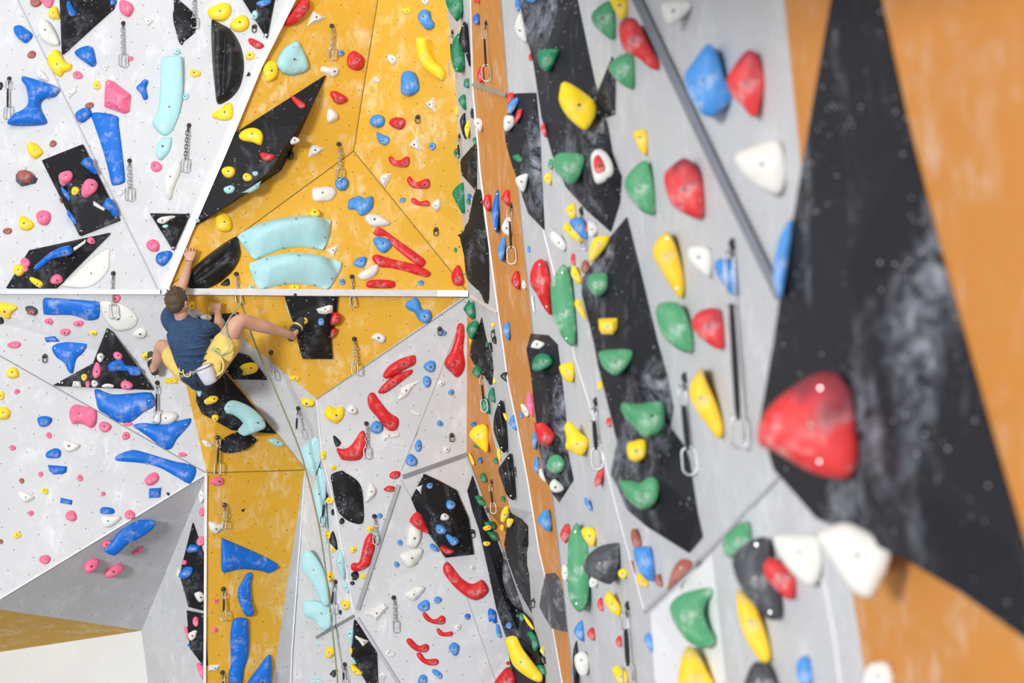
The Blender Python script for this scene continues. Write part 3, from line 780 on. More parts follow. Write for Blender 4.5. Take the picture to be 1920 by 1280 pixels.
# ------------------------------------------------------------------ what hangs on the walls
# kind | colour | outline in photo pixels | ridge points | options | label | panel it is on
DATA = '''v|k|113.2,-10 216.2,-10 215.5,16.2 117.5,104.5|162.5,15,0.16 125,62.5,0.1||black volume at the top left edge on the left grey wall|left grey wall
e|n|67,5,10.5,8.8,0|||small brown hold, nearest brown one left of the black volume at the top left edge|left grey wall
p|p|78.2,-2.5 100,-2.5 98.8,10 92.5,15.5 83.8,11.2|||small pink hold, nearest pink one left of the black volume at the top left edge|left grey wall
p|y|90.5,22.5 96.2,13.8 103.8,12 110,21.2 113,35 105,36.2 96.2,35 91.2,28.8|||small yellow hold, nearest yellow one left of the black volume at the top left edge|left grey wall
p|b|125.8,3.8 130,2 136.2,12.5 143.8,23.8 142.5,28.8 135,31.2 128.8,26.2 125,12.5|||small blue hold, nearest blue one left of the black volume at the top left edge|black volumes
e|b|211.2,2.5,5.5,7.5,0|||blue hold, nearest blue one above right of the black volume at the top left edge|black volumes
p|p|226.2,0 242.5,3.8 250.8,15 247.5,26.2 241.2,32 228.8,26.2 223.8,15|||medium lumpy pink hold, nearest pink one above the quickdraw below the top left black volume|left grey wall
k|w|265,26.2 272.5,31.2 290,38.8 277,51.2 271.2,40|||white hold, nearest white one above right of the quickdraw below the top left black volume|left grey wall
p|b|26.2,50 37.5,47 46.2,52.5 60.8,63.8 58.8,73.8 48.8,81.2 37.5,75 27.5,62.5|||blue hold, nearest blue one above left of the big yellow crescent hold at upper left|left grey wall
e|n|59.5,102.5,8,7.5,0|||small brown hold, nearest brown one left of the big yellow crescent hold at upper left|left grey wall
p|w|75,37.5 86.2,37.5 100,52.5 113.8,82.5 100,86.2 82.5,77.5 72.5,65 70,50|||white hold, nearest white one above left of the big yellow crescent hold at upper left|left grey wall
p|y|102.5,92.5 112.5,98.8 120,112.5 128.8,118.8 135,120 133.8,131.2 120,136.2 115,144.5 103.8,138.8 92.5,125 88.8,110 95,100|||big yellow crescent hold at upper left on the left grey wall|left grey wall
p|b|141.2,95 160,86.2 172.5,88.8 178.8,107.5 181.2,120 173.8,125.8 160,117.5 142.5,103.8|||medium blue hold, nearest blue one right of the big yellow crescent hold at upper left|left grey wall
e|p|245,110,5,5,0|||pink hold, nearest pink one below right of the quickdraw below the top left black volume|left grey wall
k|w|188.8,121.2 203.8,122.5 200,135 195,131.2|||tiny angular white hold, nearest white one above the big square-cut pink hold|left grey wall
p|p|137.5,136.2 146.2,133 155,141.2 152.5,148 141.2,147.5 137,142.5|||pink hold, nearest pink one below right of the big yellow crescent hold at upper left|left grey wall
q|s|17.5,147.5 13.8,223.8|||quickdraw at the far left edge on the left grey wall|left grey wall
q|c|231.2,43.8 230,125|||quickdraw below the top left black volume on the left grey wall|left grey wall
p|b|40.8,143.8 50,143.8 107.5,162.5 107.5,175 98.8,182 82.5,183.8 74.5,193.8 77.5,207.5 85,220 84.5,233.8 18.8,234.5 18,222.5 27.5,212.5 45,203.8 52.5,192.5 51.2,175 47.5,160 41.2,152.5|||blue hourglass-shaped hold on the left grey wall|left grey wall
e|k|1.2,161.2,4.5,7.5,0|||tiny black hold, nearest black one above left of the quickdraw at the far left edge|left grey wall
p|w|68.8,130 77.5,132.5 90,145 91.2,153 80,151.2 71.2,145|||white hold, nearest white one below left of the big yellow crescent hold at upper left|left grey wall
k|w|122.5,175 142.5,165 143.8,172.5 130,186.2|||small angular white hold, nearest white one below the big yellow crescent hold at upper left|left grey wall
e|y|182,160,7,8.8,0|||small oval yellow hold, nearest yellow one above left of the big square-cut pink hold|left grey wall
k|p|197.5,152.5 202.5,148.8 207.5,150 245,177.5 243.8,210 233.8,213.8 195,200 196.2,175|||big square-cut pink hold on the left grey wall|left grey wall
p|b|271.2,148 277.5,152.5 273.8,165 278,182.5 273.8,187.5 268.8,186.2 263.8,175 255,165 262.5,156.2|||medium blue hold, nearest blue one left of the long pale turquoise hold at upper left|left grey wall
e|n|168,197.5,8,6.2,0|||small oval brown hold, nearest brown one left of the big square-cut pink hold|left grey wall
p|b|141.2,212.5 155,202.5 167.5,202.5 172.5,212.5 170,220 155,230.5 143.8,225|||medium lumpy blue hold, nearest blue one below left of the big square-cut pink hold|left grey wall
p|b|173,211.2 220,217 223.8,237.5 230,287.5 235,335 231.2,343.8 215,348 208.8,343.8 200,307.5 187.5,265 176.2,232.5||h=.5|long tapering blue hold at upper left on the left grey wall|left grey wall
p|y|51.2,271.2 60,266.2 72.5,273.8 81.2,283.8 78.8,291.2 67.5,298 57.5,292.5 51.2,280|||medium lumpy yellow hold, nearest yellow one below the blue hourglass-shaped hold|left grey wall
e|n|99.2,269.5,7,6.5,0|||small round brown hold, nearest brown one below right of the blue hourglass-shaped hold|left grey wall
p|c|302.5,112.5 310,106.2 320,105 335,105 340,107.5 343,150 341.2,190 330,232.5 315,253.8 300,250 286.2,232.5 287.5,222.5 297.5,200 301.2,150||h=.4|long pale turquoise hold at upper left on the left grey wall|left grey wall
p|c|303.8,258.8 320,257.5 323,262.5 318.8,282.5 302.5,301.2 293.8,292.5 292.5,277.5|||pale turquoise hold, nearest pale turquoise one above the white banana-shaped hold at the white arete|left grey wall
e|p|293,312.5,10.5,10.5,0|||pink hold, nearest pink one above left of the white banana-shaped hold at the white arete|left grey wall
v|k|79.5,301.8 156.8,271.2 227,413.8 150.8,443.8|132.5,345,0.13 170,350,0.13||black four-sided volume on the left wall|left grey wall
k|d|29.5,326.2 47.5,317.5 57.5,323.8 71.2,335 67.5,343.8 40,349.5 30,340|||dark grey hold left of the black four-sided volume on the left wall|left grey wall
p|n|33.8,321.2 50,318.8 62.5,328.8 56.2,341.2 41.2,341.2 32.5,332.5||o=.035|medium rounded brown hold, nearest brown one below the blue hourglass-shaped hold|left grey wall
e|p|123.8,331.2,13,12,0|||pink hold, nearest pink one above left of the black four-sided volume on the left wall|black volumes
e|p|169.5,350,14.5,15,0|||pink hold, nearest pink one above right of the black four-sided volume on the left wall|black volumes
e|y|141.2,358,8.2,8,0|||small round yellow hold, only yellow one on the black four-sided volume on the left wall|black volumes
p|b|155,300 162.5,295 172.5,297.5 175,310 183.8,322.5 180,327.5 167.5,320 157.5,310|||blue hold, nearest blue one below left of the long tapering blue hold at upper left|black volumes
p|b|114.5,348.8 120,352.5 131.2,366.2 131.2,378.8 125,372.5 116.2,360|||small blue hold, nearest blue one left of the black four-sided volume on the left wall|black volumes
p|b|126.2,392.5 132.5,397.5 142.5,412.5 143.8,423 133.8,413.8 126.2,402.5|||small elongated blue hold, nearest blue one below the black four-sided volume on the left wall|black volumes
k|w|175,376.2 197.5,391.2 195,396.2 175,385|||small angular white hold, only white one on the black four-sided volume on the left wall|black volumes
p|b|195,380 201.2,370 212.5,377.5 221.2,392.5 222.5,403.8 215,406.2 207.5,395 196.2,386.2|||medium blue hold, nearest blue one below left of the quickdraw beside the long blue hold|black volumes
e|n|114.2,373.8,3,5,0|||tiny brown hold, nearest brown one left of the black four-sided volume on the left wall|left grey wall
p|p|68.8,400 80,393.8 93.8,398.8 95.5,412.5 87.5,422.5 75,420 68.8,410|||pink hold, nearest pink one below left of the black four-sided volume on the left wall|left grey wall
p|y|36.2,407.5 45,405 58.8,413.8 65,422.5 58.8,430 50,432.5 37.5,427.5|||yellow hold, nearest yellow one below left of the black four-sided volume on the left wall|left grey wall
e|n|14.2,433.2,8.5,6.5,0|||brown hold, nearest brown one below left of the black four-sided volume on the left wall|left grey wall
k|w|219.5,366.2 228.8,352.5 238.8,348.8 235,360 226.2,370.5|||small white hold, nearest white one below left of the quickdraw beside the long blue hold|left grey wall
q|c|243,301.2 242,376.2|||quickdraw beside the long blue hold on the left grey wall|left grey wall
p|p|275,455 287.5,448 298.8,456.2 297.5,470 285,471.2 276.2,465|||small pink hold, nearest pink one above right of the quickdraw crossing the left horizontal edge|left grey wall
p|b|292,483.8 296.2,475 312.5,469.5 322.5,472.5 323,480 312.5,495 303.8,499.2 293.8,492.5|||medium blue hold, nearest blue one left of the black ribbed half-moon hold beside the climber|left grey wall
v|k|12.5,541.2 56.2,470 209.5,436.8 106.2,541.2|60,520,0.05 112.5,487.5,0.13 160,460,0.1||long black volume above the left horizontal edge on the left grey wall|left grey wall
p|w|203.8,465 205.5,485 204.5,502.5 196.2,517.5 180,532.5 155,540.5 120,537.5 113.8,532.5 140,512.5 170,485||h=.3|big white half disc on the left grey wall|left grey wall
p|b|63.8,500 82.5,482.5 100,470 125,462.5 133.8,472.5 130,478.8 110,482.5 95,487.5 80,500 67.5,506.2|||medium elongated blue hold, nearest blue one left of the big white half disc|black volumes
k|w|137.5,465 161.2,448.8 160,456.2 138.8,471.2|||small angular white hold, nearest white one above the big white half disc|black volumes
e|p|170.8,451.2,8,6.2,0|||small oval pink hold, nearest pink one above the big white half disc|black volumes
e|p|47.5,492.5,9.5,9.5,0|||pink hold, second pink one below left of the black four-sided volume on the left wall|black volumes
e|p|48.8,504.5,4.5,5,0|||tiny round pink hold, second pink one left of the big white half disc|black volumes
e|y|36.2,506.2,11.2,12,0|||yellow hold, nearest yellow one above left of the big white disc below the horizontal edge|black volumes
p|y|55,521.2 61.2,519.5 80,528.8 78.8,538.8 72.5,538.8 58.8,528.8|||small elongated yellow hold, nearest yellow one left of the big white half disc|black volumes
e|p|106.2,523.8,12,9.5,0|||small oval pink hold, nearest pink one left of the big white half disc|black volumes
q|c|212.5,512.5 211.2,597.5|||quickdraw crossing the left horizontal edge on the left grey wall|left grey wall
p|y|0,567.5 15,568.8 32.5,573.8 31.2,580 22.5,587.5 20,596.2 10,596.2 0,587.5|||medium lumpy yellow hold, nearest yellow one above left of the blue three-cornered hold|left grey wall
p|d|47,576.2 58.8,573 71.2,581.2 66.2,591.2 53.8,587.5|||small rounded dark grey hold, nearest dark grey one above left of the blue three-cornered hold|left grey wall
e|n|58.8,585.5,7.5,5,0||o=.03|small oval brown hold, nearest brown one above left of the blue three-cornered hold|left grey wall
e|k|2.5,601.2,4.5,7,0|||tiny oval black hold, nearest black one above left of the blue three-cornered hold|left grey wall
p|b|81.2,560 100,558.8 140,561.2 183.8,565.5 187,572.5 185.5,596.2 165,600.8 150,595 130,590.5 86.2,590 81.2,582.5||h=.5|wide blue hold just under the left horizontal edge on the left grey wall|left grey wall
p|w|187.5,565 207.5,563.8 235,572.5 255,590 258.8,602.5 250,615 225,621.2 210,615 197.5,600 188.8,580||h=.35|big white disc below the horizontal edge on the left grey wall|left grey wall
e|p|218.8,558.8,8.2,7,0|||small pink hold, nearest pink one below right of the quickdraw crossing the left horizontal edge|left grey wall
e|p|92,602,9,5.5,0|||small oval pink hold, nearest pink one above left of the blue three-cornered hold|left grey wall
e|p|147.5,606.2,9.5,6.2,0|||small pink hold, nearest pink one left of the big white disc below the horizontal edge|left grey wall
v|k|99.5,723.2 175,681.2 202,613 212.5,620 290.8,731.2|197.5,670,0.12 190,722.5,0.02||black star-shaped volume on the left grey wall|left grey wall
e|p|122.5,621.8,9.5,7,0|||small oval pink hold, nearest pink one above the blue three-cornered hold|left grey wall
e|y|175.8,623.8,7.5,5,0|||small oval yellow hold, nearest yellow one above the black star-shaped volume|left grey wall
e|w|263.2,624.5,13,10,0|||white hold, nearest white one below right of the big white disc below the horizontal edge|left grey wall
e|p|27,646.2,12.5,7,0|||small oval pink hold, nearest pink one left of the blue three-cornered hold|left grey wall
k|b|83,632.5 102.5,629.5 112.5,640 86.2,641.2|||small angular blue hold, nearest blue one above left of the blue three-cornered hold|left grey wall
p|b|97,652.5 107.5,643.8 130,640.8 162.5,643 165,647.5 155,662.5 143.8,672.5 140,687.5 136.2,700.5 127.5,695 120,680 105,668.8||h=.6|blue three-cornered hold on the left grey wall|left grey wall
a|m|84.5,667.5|||bare bolt hanger, nearest one left of the blue three-cornered hold|left grey wall
e|w|188.2,670,6.2,9.5,0|||small oval white hold, nearest white one above left of the black star-shaped volume|black volumes
e|p|181.8,694.5,8,15,0|||small oval pink hold, nearest pink one below left of the black star-shaped volume|black volumes
p|p|212.5,662.5 220,658.8 230,666.2 227.5,675 220,675 213.8,670|||small rounded pink hold, nearest pink one right of the black star-shaped volume|black volumes
p|b|202.5,685 212.5,676.2 230,675 235,683.8 252.5,686.2 266.2,693.8 262.5,703.8 245,703.8 240,696.2 225,695 207.5,696.2|||medium elongated blue hold, only blue one on the black star-shaped volume|black volumes
e|y|158,707,6,6.2,0|||small round yellow hold, only yellow one on the black star-shaped volume|black volumes
k|w|137.5,713.8 150,715 153,725 135,724.5|||small angular white hold, nearest white one below the blue three-cornered hold|black volumes
e|p|164.5,720,4.5,6,0|||tiny oval pink hold, nearest pink one above the big pink hold at left|black volumes
e|w|177.5,718.8,6.2,7,0|||small round white hold, nearest white one below right of the blue three-cornered hold|black volumes
p|w|191.2,722.5 200,718.8 212.5,721.2 212.5,726.2 192.5,725.8|||small elongated white hold, nearest white one above left of the big blue fan-shaped hold|black volumes
e|p|237.5,721.8,11.8,8.8,0|||small oval pink hold, nearest pink one above the big blue fan-shaped hold|black volumes
e|y|273.8,667.5,7,8,0|||small round yellow hold, nearest yellow one right of the black star-shaped volume|left grey wall
p|y|12.5,695 23.8,688 32.5,691.2 36.2,702.5 33.8,708 22.5,708.8 13.8,706.2|||small lumpy yellow hold, nearest yellow one left of the blue three-cornered hold|left grey wall
e|y|2.5,741.8,6.2,8.8,0|||small oval yellow hold, nearest yellow one below left of the blue three-cornered hold|left grey wall
p|y|-3.8,765 12.5,763.8 20,772.5 17.5,783.8 7.5,786.2 -3.8,783.8|||medium rounded yellow hold, nearest yellow one left of the big pink hold at left|left grey wall
e|p|32,733.8,6,5,0|||tiny round pink hold, nearest pink one below left of the blue three-cornered hold|left grey wall
p|b|177,731.2 186.2,730 210,738.8 240,737.5 270,735 285,737 291.2,747.5 290,761.2 270,772.5 250,788.8 235,792.5 215,788.8 200,777.5 185,767.5 180,750||h=.5|big blue fan-shaped hold on the left grey wall|left grey wall
p|w|282.5,786.2 295,773.8 320,771.2 333.8,776.2 332.5,786.2 320,795 300,796.2 285,792.5|||medium elongated white hold, nearest white one above the pointed blue wing-shaped hold|left grey wall
p|b|248.8,797.5 270,792.5 295,795 320,791.2 350,785 358.8,784.5 355,797.5 332.5,822.5 322.5,840 310,842.5 297.5,835 282.5,822.5 265,810||h=.55|pointed blue wing-shaped hold on the left grey wall|left grey wall
q|s|295,717.5 293,793.8|||quickdraw hanging beside the black star-shaped volume on the left grey wall|left grey wall
p|p|130,772.5 133.8,762.5 143.8,758 162.5,762.5 180,767.5 182,785 178.8,797.5 170,802 152.5,793.8 137.5,795 131.2,785|||big pink hold at left on the left grey wall|left grey wall
e|p|196.8,800,11.2,10.8,0|||small round pink hold, nearest pink one below right of the big pink hold at left|left grey wall
e|p|236.2,817,8,7.5,0|||pink hold, nearest pink one above left of the long blue ledge hold at lower left|left grey wall
p|p|231.2,792.5 246.2,791.2 249.5,795 243.8,798.8 233.8,797.5|||tiny elongated pink hold, nearest pink one below the big blue fan-shaped hold|left grey wall
p|b|70,783.8 82.5,779.5 96.2,782.5 97,791.2 87.5,799.5 75,798.8|||small rounded blue hold, nearest blue one left of the big pink hold at left|left grey wall
e|p|91.5,816,5.5,6,0|||tiny round pink hold, nearest pink one below left of the big pink hold at left|left grey wall
p|w|118.8,827.5 130,826.2 150,833.8 145,842.5 130,847.5 120,841.2|||medium rounded white hold, nearest white one below the big pink hold at left|left grey wall
p|b|87.5,847.5 102.5,840 113.8,843.8 113.8,855 107.5,858.8 87.5,857.5|||small rounded blue hold, nearest blue one below left of the big pink hold at left|left grey wall
k|b|89.2,871.2 126.2,873.8 125,885 117.5,888.8 100,889.5 92.5,882.5|||medium angular blue hold, second blue one below left of the big pink hold at left|left grey wall
e|p|23.8,839.2,5.8,5.5,0|||tiny round pink hold, second pink one below left of the blue three-cornered hold|left grey wall
e|p|76.2,888.8,4.5,5.5,0|||tiny round pink hold, second pink one below left of the big pink hold at left|left grey wall
e|p|150,895.8,5.8,6.2,0|||small round pink hold, nearest pink one below the big pink hold at left|left grey wall
e|n|40.8,901.2,5.2,5,0|||tiny round brown hold, nearest brown one below left of the big pink hold at left|left grey wall
p|b|217,855 240,845 260,844.5 320,862.5 350,868.8 366.2,875 367.5,887.5 360,903.8 353.8,907 320,887.5 295,875 262.5,867.5 220,863.8||h=.7|long blue ledge hold at lower left on the left grey wall|left grey wall
p|p|271.2,897.5 287.5,885 297.5,890 297.5,900 287.5,908.8 275,908.8|||pink hold, nearest pink one below left of the long blue ledge hold at lower left|left grey wall
k|b|279.5,915.5 303,913.8 301.2,932.5 278.8,933.8|||medium angular blue hold, nearest blue one below the long blue ledge hold at lower left|left grey wall
e|y|84.2,920,7,6,0|||small round yellow hold, nearest yellow one below left of the big pink hold at left|left grey wall
p|w|35,921.2 43.8,921.2 57.5,926.2 65.5,933.2 52.5,941.2 43.8,941.2 36.2,931.2|||small lumpy white hold, nearest white one below left of the big pink hold at left|left grey wall
k|b|113.8,932.5 136.2,937.5 135,946.2 112.5,942.5|||small angular blue hold, nearest blue one below the big pink hold at left|left grey wall
e|p|58,961.8,6,5,0|||tiny round pink hold, fourth pink one left of the blue shoe-shaped hold|left grey wall
e|p|133.8,967,11.2,10,0|||small round pink hold, second pink one left of the blue shoe-shaped hold|left grey wall
e|y|32.5,1003,8,6.5,0|||small round yellow hold, nearest yellow one left of the blue shoe-shaped hold|left grey wall
e|n|2,1015,4,5,0|||tiny oval brown hold, nearest brown one left of the blue shoe-shaped hold|left grey wall
e|p|193.2,925.5,4.8,4.5,0|||tiny round pink hold, nearest pink one above left of the blue shoe-shaped hold|left grey wall
p|b|188.8,952.5 197.5,950 212.5,953 213.8,962.5 190,963|||small rounded blue hold, nearest blue one above left of the blue shoe-shaped hold|left grey wall
e|p|243.8,965,10.5,9,0|||small round pink hold, nearest pink one above the blue shoe-shaped hold|left grey wall
p|w|190.5,968.8 212.5,965.5 228.8,968.8 217.5,982.5 202.5,989.2 193.8,985|||medium rounded white hold, nearest white one above left of the blue shoe-shaped hold|left grey wall
p|b|194.5,1031.2 210,1015 225,995 245,977.5 265,974.5 290,976.2 291.2,983.8 282.5,995 260,1010 240,1020 220,1038.8 210,1040.8||h=.6|blue shoe-shaped hold on the dark grey underside|dark grey underside
e|p|200.5,1019.5,10,7,-25|||small oval pink hold, nearest pink one left of the blue shoe-shaped hold|dark grey underside
p|p|247.5,1035 265,1023.8 269.5,1026.2 262.5,1037.5 250,1038.8|||small elongated pink hold, nearest pink one below right of the blue shoe-shaped hold|dark grey underside
e|p|171.8,1060,17,10.5,-35|||medium oval pink hold, second pink one below left of the blue shoe-shaped hold|dark grey underside
e|p|214.2,1070,19.5,10,-25|||medium oval pink hold, nearest pink one below left of the blue shoe-shaped hold|dark grey underside
e|p|84.5,1048.5,10.5,9.2,0|||small round pink hold, third pink one left of the blue shoe-shaped hold|left grey wall
v|k|361.2,978.8 382,1040 382,1145 353,1137.5 337.5,1080 340,1062.5|361.2,1080,0.1 350,1085,0.08||upper narrow black volume on the grey side face|grey side face
v|k|349.5,1143.8 382.5,1150 382.5,1250 355.5,1215|367.5,1187.5,0.05||lower narrow black volume on the grey side face|grey side face
k|k|311.5,923.8 315.5,922 319.5,926.2 315.5,930|||tiny angular black hold, nearest black one below the long blue ledge hold at lower left|left grey wall
e|w|377.5,930,5.5,12,0|||small oval white hold, nearest white one below the quickdraw beside the black bowl-shaped hold|grey side face
e|p|378,959.2,5.5,8,0|||pink hold, nearest pink one below right of the long blue ledge hold at lower left|grey side face
e|p|375.8,1014.2,7,9.5,30|||small oval pink hold, nearest pink one above the upper narrow black volume|grey side face
k|b|348.8,1030 356.2,1020 375,1022.5 372.5,1033.8 352.5,1036.2|||small angular blue hold, nearest blue one above the upper narrow black volume|black volumes
p|b|336.2,1075 347.5,1062.5 360,1062.5 362.5,1070 353.8,1082.5 337.5,1083.8|||small rounded blue hold, nearest blue one left of the upper narrow black volume|black volumes
e|p|345.8,1054.2,5,4.5,0|||tiny round pink hold, only pink one on the upper narrow black volume|black volumes
e|w|334.5,1072.5,3.2,8.5,0|||tiny oval white hold, nearest white one left of the upper narrow black volume|grey side face
p|w|366.2,1112.5 375,1108 382,1115 381.2,1125 373.8,1128.8 367.5,1120|||small rounded white hold, only white one on the upper narrow black volume|black volumes
e|p|366.8,1165,5.8,9.5,0|||small oval pink hold, only pink one on the lower narrow black volume|black volumes
p|w|353,1187.5 368,1180.5 367,1193.8 358.8,1201 353.8,1196.2|||small rounded white hold, only white one on the lower narrow black volume|black volumes
p|p|345,1175 351.8,1176.2 353.8,1200 347.5,1187.5|||tiny elongated pink hold, nearest pink one left of the lower narrow black volume|grey side face
p|b|351.2,1210 355.5,1205 357.5,1216.2|||tiny rounded blue hold, nearest blue one below left of the lower narrow black volume|grey side face
p|p|368,1245 375,1243.8 382,1255 382,1267.5 380,1273 373.8,1263.8|||small elongated pink hold, nearest pink one below the lower narrow black volume|grey side face
e|p|407.5,902,12.5,8.8,0|||small oval pink hold, nearest pink one below the quickdraw beside the black bowl-shaped hold|yellow column
q|c|420.8,946.2 419.5,991.2|||quickdraw at the top of the yellow column|yellow column
k|k|451.2,956.2 460,952.5 456.2,960|||tiny triangular black hold, nearest black one above the wide blue hold on the yellow column|yellow column
p|w|391.8,977.5 413.8,982 422.5,986.2 415,992.5 405,1000 393.8,993.8|||white hold, nearest white one above left of the wide blue hold on the yellow column|yellow column
p|b|415.5,1011.2 422.5,1010.5 518.8,1055 506.2,1074.2 490,1070 460,1067 440,1068.8 427.5,1072.5 416.2,1070 414.5,1040||h=.5|wide blue hold on the yellow column|yellow column
p|b|462.5,1075 473,1075 470,1097.5 471.2,1125 476.2,1149.5 463.8,1155.5 455,1143.8 447.5,1125 446.2,1105 452.5,1092.5||h=.7|curved blue hold on the yellow column|yellow column
q|s|418.8,1103.8 418.8,1163.8|||middle quickdraw on the yellow column|yellow column
k|p|399.5,1121.2 409.5,1122 408.8,1129.5 400,1129.5|||tiny pink hold, nearest pink one above left of the middle quickdraw on the yellow column|yellow column
e|p|402.5,1180,5.5,5.5,0|||tiny round pink hold, nearest pink one right of the lower narrow black volume|yellow column
p|b|436.2,1163.8 443.8,1158 456.2,1158 465.5,1166.2 466.2,1222.5 457.5,1255 451.2,1290 433,1290 428,1262.5 432.5,1245 431.8,1190||h=.7|long upright blue hold on the yellow column|yellow column
p|b|507.5,1227.5 485,1250 460,1290 505,1290|||medium rounded blue hold, nearest blue one below right of the lower narrow black volume|yellow column
k|w|391.8,1246.2 413,1245.5 408.8,1254.5 406.2,1257.5 390.5,1257|||small angular white hold, nearest white one below right of the lower narrow black volume|yellow column
q|s|416.8,1260 418.8,1310|||quickdraw, nearest one below right of the lower narrow black volume|yellow column
k|c|566.2,840 591.2,817.5 596.2,821.2 601.2,862.5 590,893.8 577.5,882.5 571.2,870 561.2,850||h=.3|upper pale turquoise slab in the grey groove on the grey middle wall|grey middle wall
k|c|597.5,876.2 605,880 610,900 611.2,950 614.5,992.5 595,975 586.2,925||h=.3|second pale turquoise slab in the grey groove on the grey middle wall|grey middle wall
p|c|566.2,1042.5 573.8,1030 587.5,1037.5 602.5,1060 610,1080 618.8,1125 607.5,1136.2 592.5,1107.5 580,1085 567.5,1070||h=.4|curved pale turquoise hold low in the grey groove on the grey middle wall|grey middle wall
p|c|568.8,1130 582.5,1125 620,1137.5 620,1175 602.5,1180 590,1162.5 570,1152.5||h=.4|large lumpy pale turquoise hold, nearest pale turquoise one left of the white wedge hold|grey middle wall
v|k|422.5,682.5 436.2,657.5 466.2,665.5 487.5,690 501.2,710 438.8,708.8 422.5,696.2|462.5,685,0.08||black volume beside the climber's hip on the grey middle wall|grey middle wall
p|y|451.2,686.2 462.5,680 477.5,680 483.8,687.5 480,697.5 462.5,702.5 457.5,696.2|||hooked yellow hold by the climber's shorts on the grey middle wall|black volumes
v|k|372.5,717.5 420,698.8 516.2,813 432.5,806.2 377.5,775 367.5,752.5 367.5,725|395,750,0.12 440,792.5,0.1||long black volume under the chalk bag on the yellow column|yellow column
p|c|420,763.8 430,751.2 445,751.2 470,762.5 490,780 498.2,795 495,803.8 477.5,810 471.2,808.8 460,790 442.5,777.5 425,772.5||h=.7|turquoise scooped hold below the climber on the yellow column|black volumes
e|y|400,748,9,7.5,0|||yellow hold, nearest yellow one above left of the long black volume under the chalk bag|black volumes
e|y|403.8,783,7.5,6.2,0|||small round yellow hold, nearest yellow one below the long black volume under the chalk bag|black volumes
e|c|373.8,735,5,8,0|||pale turquoise hold above left of the long black volume under the chalk bag|black volumes
e|y|321.2,713.8,12.5,6.5,0|||yellow hold, nearest yellow one above right of the quickdraw hanging beside the black star-shaped volume|left grey wall
v|k|410,840 417.5,822.5 440,810.5 462.5,811.2 478.8,822.5 475,832.5 455,845 425,850|445,832.5,0.12|s=1|black bowl-shaped hold above the yellow column|yellow column
p|w|378,826.2 387.5,825 400,836.2 387.5,837.5|||small white hold, nearest white one above left of the quickdraw beside the black bowl-shaped hold|yellow column
p|c|503.8,823.8 517.5,821.2 533.8,832.5 525,837.5 510,832.5|||small pale turquoise hold, nearest pale turquoise one below left of the quickdraw touching the rope|yellow column
q|s|407.5,820 407,890|||quickdraw beside the black bowl-shaped hold on the yellow column|yellow column
q|c|508,660 508.8,710|||quickdraw crossing the tip of the hip-side black volume on the grey middle wall|grey middle wall
q|s|559.2,765 555,820|||quickdraw touching the rope on the grey middle wall|grey middle wall
e|y|552.5,708.8,11.2,5,0|||small oval yellow hold, nearest yellow one above the quickdraw touching the rope|yellow wall
e|y|576.8,754.5,12.5,8.8,0|||small oval yellow hold, nearest yellow one above right of the quickdraw touching the rope|grey middle wall
e|y|606.2,853,5.5,9.5,0|||small oval yellow hold, nearest yellow one left of the boomerang-shaped red hold|grey middle wall
p|p|333.8,850 342.5,847.5 351.2,852 347.5,855.5 337.5,855.5|||pink hold, nearest pink one above right of the long blue ledge hold at lower left|left grey wall
v|k|610,140.5 439,250 361.2,425 376,417 400,403 470,358 526,320 545,285 600,165|582.5,195,0.1 552.5,237.5,0.18 495,325,0.2 410,395,0.1||large black arrow-shaped volume on the yellow wall|yellow wall
p|w|309,340 318,312 330,302.5 339,305 340,322 328,350 322,374 313,368|||white banana-shaped hold at the white arete on the left grey wall|left grey wall
v|k|282,401 356.5,402 326,471|320,420,0.08||small black triangle volume at the white arete on the left grey wall|left grey wall
p|w|293.8,413.8 303.8,406.2 320,407.5 315,415 303.8,420|||small rounded white hold, nearest white one below the white banana-shaped hold at the white arete|black volumes
e|c|310,424.2,5.5,3.5,0|||pale turquoise hold, nearest pale turquoise one below the white banana-shaped hold at the white arete|black volumes
e|y|428.8,322.5,13.8,10.5,0|||yellow hold, nearest yellow one below left of the yellow bean-shaped hold on the arrow volume|black volumes
p|c|418.8,353.8 432.5,347 441.2,352.5 436.2,361.2 425,363|||pale turquoise hold, nearest pale turquoise one above the yellow hold over the climber's high hand|black volumes
e|y|463.8,332.5,8.8,8.2,0|||small round yellow hold, nearest yellow one below the yellow bean-shaped hold on the arrow volume|black volumes
e|c|478.8,325.5,6.2,4.5,0|||pale turquoise hold, nearest pale turquoise one below the yellow bean-shaped hold on the arrow volume|black volumes
k|c|452.5,361.2 485,340 490.5,337.5 485,352.5 470,361.2|||pale turquoise hold above right of the yellow hold over the climber's high hand|black volumes
e|c|369.5,413,5,3.8,0|||pale turquoise hold left of the yellow hold over the climber's high hand|black volumes
p|r|545,181.2 550,180 572.5,195 570,203 560,201.2|||small elongated red hold, nearest red one below the turquoise teardrop hold|black volumes
p|y|447.5,256.2 455,245 472.5,239.2 487.5,243.8 493.8,255 491.2,271.2 485,272 475,267.5 455,263.8|||yellow bean-shaped hold on the arrow volume|black volumes
p|r|487,287.5 495,285.8 514.5,291.2 512.5,298.8 500,302.5 490,296.2|||red hold, nearest red one below right of the yellow bean-shaped hold on the arrow volume|black volumes
p|w|543.8,265 550,256.2 561.2,260 561.2,266.2 547.5,271.2|||small white hold, nearest white one right of the yellow bean-shaped hold on the arrow volume|black volumes
e|k|546.2,290,5,10,0|||black hold, nearest black one below right of the yellow bean-shaped hold on the arrow volume|yellow wall
v|k|327,-7.5 332.5,-2.5 350,11.2 365,27.5 368.8,50 362.5,65 346.2,77.5 341.2,85 335,77.5 328.8,55 326.2,30|335,37.5,0.13|s=1|black bowl-shaped hold at the top on the left grey wall|left grey wall
